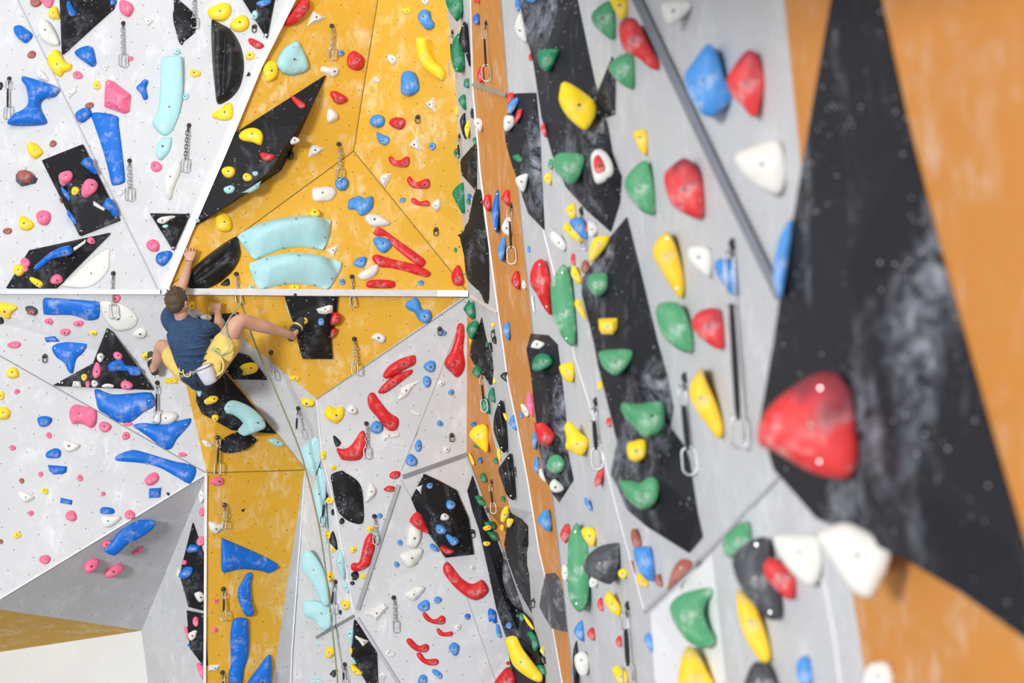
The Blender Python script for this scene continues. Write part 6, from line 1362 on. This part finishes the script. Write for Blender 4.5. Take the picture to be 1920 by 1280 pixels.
p|n|1182.5,1002.5 1187.5,989.5 1200,1007.5 1202.5,1022.5 1190,1028.8|||medium elongated brown hold, nearest brown one above right of the dark grey rock-shaped hold|grey right wall
p|b|1187.5,1030 1200,1024.5 1217.5,1025 1225,1045 1227.5,1085 1222.5,1090 1205,1080 1192.5,1055|||medium lumpy blue hold, nearest blue one right of the dark grey rock-shaped hold|grey right wall
k|r|1182.5,1050 1186.2,1055 1190,1076.2|||tiny triangular red hold, nearest red one right of the dark grey rock-shaped hold|grey right wall
p|y|1193.8,1078.8 1200,1075 1213.8,1087.5 1213.8,1100 1197.5,1096.2|||small rounded yellow hold, second yellow one below right of the dark grey rock-shaped hold|grey right wall
p|n|1227.5,1085 1235,1075 1242.5,1097.5 1232.5,1097.5|||small rounded brown hold, nearest brown one right of the dark grey rock-shaped hold|grey right wall
p|n|1251.2,1105 1260,1070 1277.5,1047.5 1300,1055 1285,1077.5 1265,1095|||medium elongated brown hold, second brown one right of the dark grey rock-shaped hold|grey right wall
p|g|1256.2,1135 1275,1115 1305,1105 1330,1102 1342.5,1110 1326.2,1125 1320,1150 1330,1177.5 1342.5,1195 1337.5,1210 1317.5,1215.5 1290,1202.5 1270,1177.5 1260,1160|||big green macaroni hold on the white panel|grey right wall
p|y|1276.2,1240 1285,1215 1297.5,1211.2 1312.5,1230 1325,1255 1340,1292.5 1275,1292.5|||large yellow hold, second yellow one right of the big yellow wedge hold at the bottom|grey right wall
p|b|1207.5,1195 1217.5,1185 1223.8,1205 1223.8,1223.8 1215,1212.5|||small elongated blue hold, nearest blue one below right of the dark grey rock-shaped hold|grey right wall
q|s|1178.8,1135 1180,1287.5|||quickdraw at the bottom of the right wall|grey right wall
p|g|1355,1015 1375,990 1400,976.2 1411.2,1005 1407.5,1025 1387.5,1037.5 1370,1047.5 1357.5,1035|||large lumpy green hold, nearest green one right of the dark grey rock-shaped hold|grey right wall
p|d|1373,1052 1390,1025 1420,1008 1440,1010 1448,1050 1462,1100 1465,1155 1440,1160 1410,1130 1385,1095|||dark grey blurred hold under the metal corner edge on the grey right wall|grey right wall
p|y|1380,1120 1388,1105 1415,1130 1440,1200 1445,1235 1430,1242 1405,1210 1388,1170|||yellow hold, nearest yellow one below right of the quickdraw left of the long black volume|grey right wall
p|d|1395,1280 1415,1240 1445,1255 1460,1300 1395,1300|||large dark grey hold, nearest dark grey one below right of the dark grey rock-shaped hold|grey right wall
p|r|1432,1055 1450,1045 1480,1065 1493,1090 1485,1125 1460,1110 1435,1080|||red hold, nearest red one below right of the quickdraw left of the long black volume|grey right wall
p|w|1450,1005 1475,1000 1530,1003 1542,1040 1538,1080 1520,1100 1490,1080 1460,1040|||large lumpy white hold, nearest white one right of the dark grey rock-shaped hold|grey right wall
p|w|1530,1005 1560,985 1600,982 1665,1025 1668,1055 1650,1100 1632,1123 1600,1110 1570,1070 1545,1030|||large lumpy white hold, nearest white one below the huge black blurred volume|orange panel at right
p|b|1493,1245 1510,1228 1522,1250 1520,1285 1500,1285|||blue hold, nearest blue one below right of the quickdraw left of the long black volume|grey right wall
p|w|1625,1250 1645,1240 1670,1245 1675,1290 1620,1290|||large rounded white hold, second white one below right of the large blurred quickdraw chain|orange panel at right
v|k|1562,-30 1643,-30 1705,250 1765,480 1860,820 1925,1040 1925,1200 1800,1110 1680,1040 1530,972 1450,880 1424,790 1450,640 1470,500 1490,390 1505,300|1590,500,0.12 1700,900,0.14||huge black blurred volume on the orange panel at right|orange panel at right
p|r|1420,805 1435,770 1480,730 1530,700 1570,700 1600,740 1605,800 1612,850 1600,890 1570,897 1520,885 1460,850 1425,835|||big red hold on the huge black volume|black volumes
p|b|1450,520 1460,450 1485,410 1480,470 1465,560|||large elongated blue hold, nearest blue one below the big white hold near the orange panel|grey right wall'''
rows = []
for ln in DATA.split('\n'):
    f = ln.split('|')
    P_ = [tuple(float(q) for q in t.split(',')) for t in f[2].split()]
    VP = [tuple(float(q) for q in t.split(',')) for t in f[3].split()]
    op = {k: float(q) for k, q in (s.split('=') for s in f[4].split(',') if s)}
    rows.append((f[0], f[1], P_, VP, op, f[5], f[6]))
EV = list(ALLV); EF = list(ALLF)
for i, (k, c, P_, VP, op, lab, on) in enumerate(rows):
    if k == 'v':
        o, vv, ff = volume(c, P_, VP, op, lab, on, i)
        b = len(EV); EV.extend(vv); EF.extend([[q+b for q in f] for f in ff])
TREE = BVHTree.FromPolygons(EV, EF)
for i, (k, c, P_, VP, op, lab, on) in enumerate(rows):
    if k in 'epkr': hold(k, c, P_, op, lab, on, i)
    elif k == 'q': quickdraw(c, P_[0], P_[1], lab, on, i)
    elif k == 'a': quickdraw('a', P_[0], None, lab, on, i)

# ------------------------------------------------------------------ the climber
M_SKIN = plain('skin', srgb(208, 160, 134), .55)
M_HAIR, nt_, b_ = node_mat('brown_hair')
tc_ = N(nt_, 'ShaderNodeTexCoord').outputs['Object']
nt_.links.new(mix(nt_, noise_tex(nt_, tc_, 40, 4, .6, 0, (1, 1, .3)), srgb(46, 36, 28), srgb(104, 86, 66)), b_.inputs['Base Color'])
b_.inputs['Roughness'].default_value = .7
def cloth(name, a, b, scale=9, bump=.5):
    m, nt, bs = node_mat(name)
    tc = N(nt, 'ShaderNodeTexCoord').outputs['Object']
    nt.links.new(mix(nt, noise_tex(nt, tc, scale, 5, .6, .8), a, b), bs.inputs['Base Color'])
    bs.inputs['Roughness'].default_value = .85
    bp = N(nt, 'ShaderNodeBump'); bp.inputs['Strength'].default_value = bump; bp.inputs['Distance'].default_value = .03
    nt.links.new(noise_tex(nt, tc, 12, 3, .5, 1.5, (1, 1, 2.2)), bp.inputs['Height']); nt.links.new(bp.outputs[0], bs.inputs['Normal'])
    return m
M_SHIRT = cloth('navy_cotton', srgb(36, 60, 94), srgb(54, 84, 122), 9, .9)
M_SHORT = cloth('yellow_shorts_cloth', srgb(222, 188, 92), srgb(242, 214, 124))
M_HARN = cloth('navy_harness_webbing', srgb(34, 48, 72), srgb(52, 68, 96), 20)
M_BELT = cloth('grey_belt_webbing', srgb(120, 122, 130), srgb(160, 160, 160), 20)
M_LOOP = plain('yellow_gear_loop', srgb(232, 214, 130), .5)
M_SHOE = plain('dark_grey_shoe', srgb(62, 64, 70), .6)
M_SHOEY = plain('pale_yellow_strap', srgb(218, 212, 140), .6)
M_BAG = cloth('pale_chalk_bag_cloth', srgb(205, 206, 214), srgb(228, 226, 232), 16, .3)
M_ROPE = plain('olive_rope', srgb(150, 152, 112), .8)
M_ROPEG = plain('light_green_rope', srgb(176, 192, 150), .8)

def sweep(V, Fc, pts, ra, rb, side=Vector((1, 0, 0)), seg=18, dome=True):
    """closed tube with oval sections; ra along side, rb across; rounded ends"""
    P_ = [Vector(p) for p in pts]; A_ = list(ra); B_ = list(rb)
    if dome:
        d0 = (P_[0]-P_[1]).normalized(); d1 = (P_[-1]-P_[-2]).normalized()
        r0 = min(A_[0], B_[0]); r1 = min(A_[-1], B_[-1])
        pre = [(P_[0]+d0*r0*s, A_[0]*c, B_[0]*c) for s, c in ((.98, .18), (.8, .6), (.5, .87))]
        post = [(P_[-1]+d1*r1*s, A_[-1]*c, B_[-1]*c) for s, c in ((.5, .87), (.8, .6), (.98, .18))]
        P_ = [q[0] for q in pre]+P_+[q[0] for q in post]
        A_ = [q[1] for q in pre]+A_+[q[1] for q in post]; B_ = [q[2] for q in pre]+B_+[q[2] for q in post]
    base = len(V); n = len(P_)
    for i, p in enumerate(P_):
        t = (P_[min(n-1, i+1)]-P_[max(0, i-1)]).normalized()
        s = side-t*side.dot(t)
        s = s.normalized() if s.length > 1e-4 else t.orthogonal().normalized()
        d = t.cross(s)
        for k in range(seg):
            q = 2*math.pi*k/seg; V.append(p+s*(math.cos(q)*A_[i])+d*(math.sin(q)*B_[i]))
    for i in range(n-1):
        a = base+i*seg
        for k in range(seg): Fc.append([a+k, a+(k+1) % seg, a+seg+(k+1) % seg, a+seg+k])
    Fc.append(list(range(base, base+seg))[::-1]); Fc.append(list(range(base+(n-1)*seg, base+n*seg)))
def smooth_path(ctrl, m=4):
    """ctrl: list of (point, ra, rb) -> denser Catmull-Rom list"""
    out = []
    c = [(p.x, p.y, p.z, a, b) for p, a, b in ctrl]; n = len(c)
    for i in range(n-1):
        p0 = c[max(0, i-1)]; p1 = c[i]; p2 = c[i+1]; p3 = c[min(n-1, i+2)]
        for k in range(m):
            t = k/m
            out.append([.5*((2*p1[j])+(-p0[j]+p2[j])*t+(2*p0[j]-5*p1[j]+4*p2[j]-p3[j])*t*t+(-p0[j]+3*p1[j]-3*p2[j]+p3[j])*t**3) for j in range(5)])
    out.append(list(c[-1]))
    return [Vector(o[:3]) for o in out], [o[3] for o in out], [o[4] for o in out]
def limb(V, Fc, ctrl, m=4, **kw):
    p, a, b = smooth_path([(W(*q[:3]), q[3], q[4] if len(q) > 4 else q[3]) for q in ctrl], m)
    sweep(V, Fc, p, a, b, **kw)
def blob(V, Fc, c, rx, ry, rz, rot=None, seg=20):
    base = len(V); R3 = rot or Matrix.Identity(3); rings = 12
    for i in range(rings+1):
        th = math.pi*i/rings
        for k in range(seg):
            q = 2*math.pi*k/seg
            V.append(c+R3 @ Vector((rx*math.sin(th)*math.cos(q), ry*math.sin(th)*math.sin(q), rz*math.cos(th))))
    for i in range(rings):
        for k in range(seg):
            a = base+i*seg; Fc.append([a+k, a+seg+k, a+seg+(k+1) % seg, a+(k+1) % seg])
def remeshed(name, V, Fc, mat, parent, org, vox, sm=4):
    me = mesh_from(name, [p-org for p in V], Fc, True)
    bm = bmesh.new(); bm.from_mesh(me); bmesh.ops.remove_doubles(bm, verts=bm.verts, dist=1e-5)
    bmesh.ops.recalc_face_normals(bm, faces=bm.faces); bm.to_mesh(me); bm.free()
    o = link(name, me, mat, parent)
    r = o.modifiers.new('skin', 'REMESH'); r.mode = 'VOXEL'; r.voxel_size = vox; r.use_smooth_shade = True
    if sm:
        s = o.modifiers.new('relax', 'SMOOTH'); s.factor = .5; s.iterations = sm
    return o

ORG = W(372, 700, 14.05)
climber = empty('person', ORG, 'climber in a navy t-shirt and yellow shorts clinging to the wall below the white edge', 'person')
# --- where the hands and feet meet the holds
HL = cast(357, 474)[0].y; HR = cast(404, 574)[0].y; FL = cast(281, 668)[0].y; FR = cast(566, 602)[0].y
HLd = HL-.02; HRd = HR-.03
V = []; Fc = []
# torso, neck
limb(V, Fc, [(376, 706, 14.14, .125, .10), (372, 692, 14.10, .135, .105), (364, 668, 14.07, .135, .10), (357, 645, 14.05, .148, .108),
             (352, 626, 14.05, .150, .10), (347, 612, 14.06, .125, .075), (344, 606, 14.06, .08, .06)])
limb(V, Fc, [(346, 612, 14.07, .070, .065), (342, 600, 14.05, .058, .058), (339, 588, 14.03, .056, .06)])
# head, turned towards the wall and a little to the right
hc = W(333.5, 567, 14.00)
Rh = Matrix.Rotation(math.radians(-28), 3, 'Z') @ Matrix.Rotation(math.radians(12), 3, 'X')     # +Y of the head is the face
def hp(x, y, z): return hc+Rh @ Vector((x, y, z))
blob(V, Fc, hc, .078, .098, .108, Rh)
blob(V, Fc, hp(0, .030, -.055), .058, .070, .062, Rh)            # jaw
blob(V, Fc, hp(0, .085, -.092), .022, .022, .018, Rh, 12)        # chin
sweep(V, Fc, [hp(0, .094, .022), hp(0, .112, -.006), hp(0, .118, -.024)], [.009, .012, .016], [.009, .011, .012], seg=10)   # nose
sweep(V, Fc, [hp(-.045, .088, .030), hp(0, .100, .034), hp(.045, .088, .030)], [.008]*3, [.008]*3, seg=8)                    # brow
sweep(V, Fc, [hp(-.020, .100, -.052), hp(0, .106, -.052), hp(.020, .100, -.052)], [.006]*3, [.009]*3, seg=8)                 # lips
for s in (-1, 1):
    blob(V, Fc, hp(.078*s, .002, -.014), .010, .020, .032, Rh @ Matrix.Rotation(math.radians(-14*s), 3, 'Z'), 12)              # ears
    blob(V, Fc, hp(.088*s, -.008, -.002), .006, .012, .018, Rh @ Matrix.Rotation(math.radians(-20*s), 3, 'Z'), 10)
# arms
limb(V, Fc, [(352, 613, 14.07, .075), (328, 609, 14.08, .068), (319, 598, 14.12, .056), (325, 578, 14.22, .047), (334, 557, 14.30, .043),
             (340, 540, 14.33, .044), (347, 518, 14.37, .040), (354, 495, HLd-.045, .029), (356, 489, HLd-.04, .031, .024)], seg=18)
limb(V, Fc, [(355, 614, 14.07, .075), (383, 614, 14.08, .066), (395, 620, 14.14, .055), (405, 622, 14.21, .045), (410, 617, 14.27, .043),
             (410, 604, 14.34, .040), (408.5, 590, HRd-.05, .029), (407, 585, HRd-.045, .030, .024)], seg=18)
# hands: palm, four fingers bent over the hold, thumb from the side of the palm
def hand(wr, kn, dirs, D0, thumb_s, curl):
    w3 = W(wr[0], wr[1], D0-.045); k3 = W(kn[0], kn[1], D0-.038)
    up = (k3-w3).normalized(); sd = Vector((1, 0, 0)); sd = (sd-up*sd.dot(up)).normalized(); inn = Vector((0, 1, 0)); inn = (inn-up*inn.dot(up)).normalized()
    sweep(V, Fc, [w3, w3+(k3-w3)*.5, k3], [.031, .038, .041], [.021, .019, .015], side=sd, seg=16)
    for j, (ln, off) in enumerate(((.036, -.034), (.042, -.0115), (.039, .0115), (.030, .033))):
        a = k3+sd*off-inn*.002
        b = a+up*ln*(.62 if not curl else .35)-inn*.010
        c = b+up*ln*(.42 if not curl else -.05)+inn*.026
        d = c-up*(.010 if not curl else .022)+inn*.022
        pp, aa, bb = smooth_path([(a-up*.012, .009, .009), (a, .0092, .0092), (b+sd*off*.08, .0086, .0086), (c+sd*off*.1, .0080, .0080), (d+sd*off*.1, .007, .007)], 3)
        sweep(V, Fc, pp, aa, bb, seg=10)
    t0 = w3+(k3-w3)*.35+sd*thumb_s*.030
    t1 = t0+up*.024+sd*thumb_s*.018+inn*.006; t2 = t1+up*.026+sd*thumb_s*.004+inn*.018; t3 = t2+up*.012+inn*.016
    pp, aa, bb = smooth_path([(t0-up*.01, .014, .014), (t0, .0135, .0135), (t1, .0115, .0115), (t2, .0105, .0105), (t3, .0085, .0085)], 3)
    sweep(V, Fc, pp, aa, bb, seg=10)
hand((356, 489), (358, 474.5), None, HLd, -1, False)
hand((407, 585), (406, 572), None, HRd, -1, True)
# legs
limb(V, Fc, [(366, 702, 14.14, .095), (346, 690, 14.18, .090), (326, 668, 14.27, .080), (309, 651, 14.36, .062), (302, 649, 14.38, .055),
             (300, 658, 14.42, .054), (297, 670, 14.46, .052), (291, 683, 14.50, .036), (288, 690, 14.52, .034)], seg=20)
limb(V, Fc, [(380, 700, 14.12, .10), (394, 686, 14.08, .10), (415, 655, 14.02, .092), (436, 620, 13.98, .078), (447, 605, 13.97, .066),
             (458, 602, 14.0, .061), (476, 607, 14.06, .059), (498, 613, 14.12, .053), (520, 620, 14.20, .040), (537, 625, 14.26, .033), (544, 628, 14.30, .034)], seg=20)
# feet inside the shoes
limb(V, Fc, [(289, 694, 14.52, .034, .03), (286, 680, 14.56, .036, .03), (284, 666, 14.60, .03, .022)], seg=14)
limb(V, Fc, [(546, 631, 14.32, .036, .03), (554, 618, 14.36, .036, .03), (562, 604, 14.42, .03, .022)], seg=14)
body = remeshed('body', V, Fc, M_SKIN, climber, ORG, .0034, 3)
# eyes
for s in (-1, 1):
    V = []; Fc = []; blob(V, Fc, hp(.031*s, .090, .012), .010, .009, .008, Rh, 12)
    part('eye', V, Fc, MAT['w'], climber, ORG)
# hair: cap plus tufts
V = []; Fc = []
blob(V, Fc, hp(0, -.016, .022), .088, .098, .100, Rh)
blob(V, Fc, hp(0, -.050, -.020), .074, .062, .062, Rh)
rh = random.Random(5)
for k in range(210):
    th = rh.uniform(0, 6.28); ph = rh.uniform(.0, 1.75)
    d = Vector((math.sin(ph)*math.cos(th), math.sin(ph)*math.sin(th), math.cos(ph)))
    if d.y > .45 and d.z < .55: continue
    p = hp(0, -.016, .022)+Rh @ Vector((d.x*.086, d.y*.096, d.z*.098))
    out = (Rh @ d).normalized(); comb = (out*.9+Rh @ Vector((rh.uniform(-.5, .5), rh.uniform(-.3, .6), rh.uniform(-.2, .7)))).normalized()
    ln = rh.uniform(.012, .030)*(1 if ph < 1.1 else .45)
    sweep(V, Fc, [p-out*.012, p+comb*ln*.5, p+comb*ln], [.009, .006, .0022], [.008, .005, .002], seg=6, dome=False)
remeshed('hair', V, Fc, M_HAIR, climber, ORG, .0034, 1)
# t-shirt
V = []; Fc = []
limb(V, Fc, [(369.5, 689, 14.095, .150, .118), (366, 680, 14.085, .152, .120), (361, 665, 14.07, .158, .120), (356.5, 645, 14.05, .168, .124),
             (352, 628, 14.045, .172, .118), (349, 616, 14.05, .165, .100), (346.5, 608, 14.055, .120, .078), (344.5, 604, 14.055, .082, .072)], seg=32)
limb(V, Fc, [(350, 616, 14.06, .09), (329, 611, 14.07, .080), (318, 601, 14.11, .070), (316.5, 592, 14.15, .066), (321, 584, 14.19, .062)], seg=20)
limb(V, Fc, [(355, 617, 14.06, .09), (382, 616, 14.07, .078), (394, 619, 14.12, .070), (400, 621, 14.16, .066)], seg=20)
for (x0, y0, x1, y1, d) in ((330, 640, 385, 632, .105), (335, 652, 388, 648, .112), (338, 664, 390, 662, .108), (345, 677, 392, 674, .108), (360, 622, 392, 630, .10), (334, 618, 350, 634, .10)):
    c0 = W(x0, y0, 14.06-d+.01); c1 = W((x0+x1)/2, (y0+y1)/2+2.5, 14.05-d-.008); c2 = W(x1, y1, 14.06-d+.02)
    pp, aa, bb = smooth_path([(c0, .006, .006), (c1, .011, .013), (c2, .006, .006)], 5)
    sweep(V, Fc, pp, aa, bb, seg=8)
remeshed('t_shirt', V, Fc, M_SHIRT, climber, ORG, .006, 5)
# shorts: two wide legs
V = []; Fc = []
limb(V, Fc, [(368, 702, 14.13, .118, .11), (350, 692, 14.16, .112, .105), (334, 678, 14.22, .102, .10), (324, 668, 14.27, .094)], seg=22)
limb(V, Fc, [(376, 702, 14.12, .12, .11), (394, 690, 14.08, .114, .11), (410, 668, 14.04, .112, .11), (426, 644, 14.0, .116, .106)], seg=22)
sweep(V, Fc, [W(406, 672, 13.93), W(402, 690, 13.93), W(399, 704, 13.95), W(398, 709, 13.96)], [.05, .055, .045, .03], [.02, .018, .014, .01], seg=14)
sweep(V, Fc, [W(424, 650, 13.92), W(427, 664, 13.90), W(429, 672, 13.91), W(430, 676, 13.92)], [.06, .055, .035, .02], [.02, .018, .014, .01], seg=14)
remeshed('shorts', V, Fc, M_SHORT, climber, ORG, .006, 4)
# harness: hip pad, belt, loops
V = []; Fc = []
limb(V, Fc, [(368, 692, 14.09, .151, .123), (373, 701, 14.10, .150, .125), (376, 708, 14.13, .125, .112)], seg=26)
sweep(V, Fc, [W(392, 690, 13.96), W(402, 699, 13.97), W(400, 708, 14.0)], [.06, .06, .04], [.03, .03, .02], seg=14)
har = remeshed('harness', V, Fc, M_HARN, climber, ORG, .006, 3)
V = []; Fc = []
sweep(V, Fc, [W(367.5, 689, 14.09), W(370, 694.5, 14.095)], [.155, .155], [.128, .128], seg=30, dome=False)
part('belt', V, Fc, M_BELT, har, Vector(ORG)) if False else part('belt', V, Fc, M_BELT, har, ORG)
def tube_part(name, pts, r, mat, parent, org, m=5, seg=8):
    pp, aa, bb = smooth_path([(q, r, r) for q in pts], m)
    V = []; Fc = []; tube_geo(V, Fc, pp, aa, seg); return part(name, V, Fc, mat, parent, org)
tube_part('gear_loop', [W(343, 693, 13.985), W(345, 702, 13.975), W(351, 706, 13.97), W(357, 703, 13.965), W(357, 695, 13.965)], .0055, M_LOOP, har, ORG)
tube_part('gear_loop', [W(336, 690, 14.02), W(337, 696, 14.0), W(341, 698, 13.99), W(344, 695, 13.98)], .0055, M_LOOP, har, ORG)
tube_part('gear_loop', [W(397, 668, 13.95), W(405, 668, 13.93), W(408, 675, 13.92), W(403, 683, 13.92), W(397, 685, 13.93)], .0055, M_LOOP, har, ORG)
tube_part('leg_loop', [W(396, 706, 13.96), W(406, 704, 13.93), W(417, 695, 13.93), W(419, 682, 13.92), W(414, 670, 13.92), W(405, 660, 13.92)], .009, M_LOOP, har, ORG)
tube_part('strap', [W(368, 706, 13.98), W(369, 716, 13.99), W(369.5, 730, 14.0)], .005, M_SLING, har, ORG)
# wrist band
wc_ = W(356, 489.5, HLd-.04)
V = []; Fc = []; loop_geo(V, Fc, wc_, Vector((1, 0, -.12)), Vector((0, 1, 0)), .064, .052, .0025, 20, 6)
part('wrist_band', V, Fc, M_SLING, climber, ORG)
# climbing shoes
def shoe(heel, mid, toe, wd, sd):
    V = []; Fc = []
    limb(V, Fc, [heel+(.036, .040), mid+(.040, .042), toe+(.033, .028)], side=sd, seg=18)
    o = remeshed('climbing_shoe', V, Fc, M_SHOE, climber, ORG, .005, 3)
    h, m_, t = W(*heel), W(*mid), W(*toe)
    ax = (t-h).normalized()
    for f in (.42, .62):
        c = h+(t-h)*f
        V = []; Fc = []; s_ = (sd-ax*sd.dot(ax)).normalized(); d_ = ax.cross(s_)
        ring = []
        for k in range(20):
            q = 2*math.pi*k/20; ring.append(c+s_*math.cos(q)*.0435+d_*math.sin(q)*.0455)
        for k in range(20):
            a, b = ring[k], ring[(k+1) % 20]
            base = len(V); nn = ((a-c).normalized())*.004
            V += [a-ax*.009, a+ax*.009, b+ax*.009, b-ax*.009, a-ax*.009+nn, a+ax*.009+nn, b+ax*.009+nn, b-ax*.009+nn]
            Fc += [[base+4, base+5, base+6, base+7], [base, base+3, base+2, base+1], [base+1, base+2, base+6, base+5], [base, base+4, base+7, base+3]]
        part('shoe_strap', V, Fc, M_SHOEY if f > .5 else M_SLING, o, ORG)
    V = []; Fc = []
    off = Vector((0, .012, 0))
    sweep(V, Fc, [h+d_*.0, m_, t], [.042, .044, .036], [.018, .018, .018], side=sd, seg=14)
    return o
shoe((290, 696, 14.53), (285, 680, 14.57), (283, 664, 14.61), 0, Vector((1, .3, 0)))
shoe((546, 632, 14.33), (554, 618, 14.37), (565, 600, 14.43), 0, Vector((.8, .2, .5)))

# chalk bag hanging from the harness
bo = W(381, 688, 13.90)
bag = empty('chalk_bag', bo, 'pale chalk bag hanging behind the climber\'s hips', 'chalk bag')
ax0, ax1 = W(381.5, 688, 13.89), W(396.5, 719, 13.93)
axb = (ax1-ax0).normalized(); sb = Vector((1, 0, 0)); sb = (sb-axb*sb.dot(axb)).normalized(); db = axb.cross(sb)
V = []; Fc = []; seg = 24
prof = [(.0, .066), (.25, .069), (.6, .064), (.88, .057), (.98, .045), (1.0, .02)]
inner = [(.98, .0), (.92, .04), (.6, .058), (.1, .061), (.0, .061)]
rings = []
for f, r in prof[::-1]+[(0, .061)]+[(.15, .060), (.45, .055), (.5, .01)]:
    rings.append([ax0+(ax1-ax0)*f+sb*math.cos(2*math.pi*k/seg)*r+db*math.sin(2*math.pi*k/seg)*r*.8 for k in range(seg)])
for rg in rings: V += rg
for i in range(len(rings)-1):
    for k in range(seg): Fc.append([i*seg+k, i*seg+(k+1) % seg, (i+1)*seg+(k+1) % seg, (i+1)*seg+k])
Fc.append(list(range(seg))[::-1]); Fc.append(list(range((len(rings)-1)*seg, len(rings)*seg)))
part('bag', V, Fc, M_BAG, bag, bo)
V = []; Fc = []
loop_geo(V, Fc, ax0, sb, db, .138, .112, .0045, 24, 6)
part('rim', V, Fc, M_BELT, bag, bo)
tube_part('cord', [W(371, 703, 13.9), W(366, 706, 13.93), W(368, 700, 13.95)], .003, M_SLING, bag, bo)

# ropes
def rope(pts, r, mat, label, name='climbing_rope'):
    pp, aa, bb = smooth_path([(W(*q), r, r) for q in pts], 8)
    V = []; Fc = []; tube_geo(V, Fc, pp, aa, 8)
    o = W(*pts[0]); me = mesh_from(name, [p-o for p in V], Fc, True)
    ob_ = link(name, me, mat); ob_.location = o
    return tag(ob_, label, 'rope', 'climbing ropes')
rope([(452, 566, 14.28), (443, 580, 14.2), (430, 597, 14.0), (421, 615, 13.87), (423, 628, 13.86), (429, 640, 13.85), (430, 652, 13.84), (424, 660, 13.84), (412, 665, 13.85), (402, 659, 13.87), (398, 655, 13.88), (402, 652, 13.86), (407, 658, 13.85)],
     .0065, M_ROPEG, 'pale green rope from the quickdraw down to the knot at the climber\'s harness')
rope([(452, 566, 14.30), (462, 596, 14.32), (471, 625, 14.35), (490, 672, 14.4), (522, 745, 14.5), (555, 825, 14.6), (573, 880, 14.65), (598, 985, 14.7), (612, 1080, 14.75), (623, 1180, 14.8), (633, 1280, 14.8), (640, 1390, 14.8)],
     .0072, M_ROPE, 'olive rope hanging from the quickdraw behind the climber\'s leg to the bottom edge')
rope([(628, 1170, 14.85), (640, 1210, 14.9), (650, 1250, 14.9), (662, 1300, 14.9), (680, 1390, 14.9)], .0035, M_ROPE, 'thin grey rope beside the olive rope at the bottom edge')
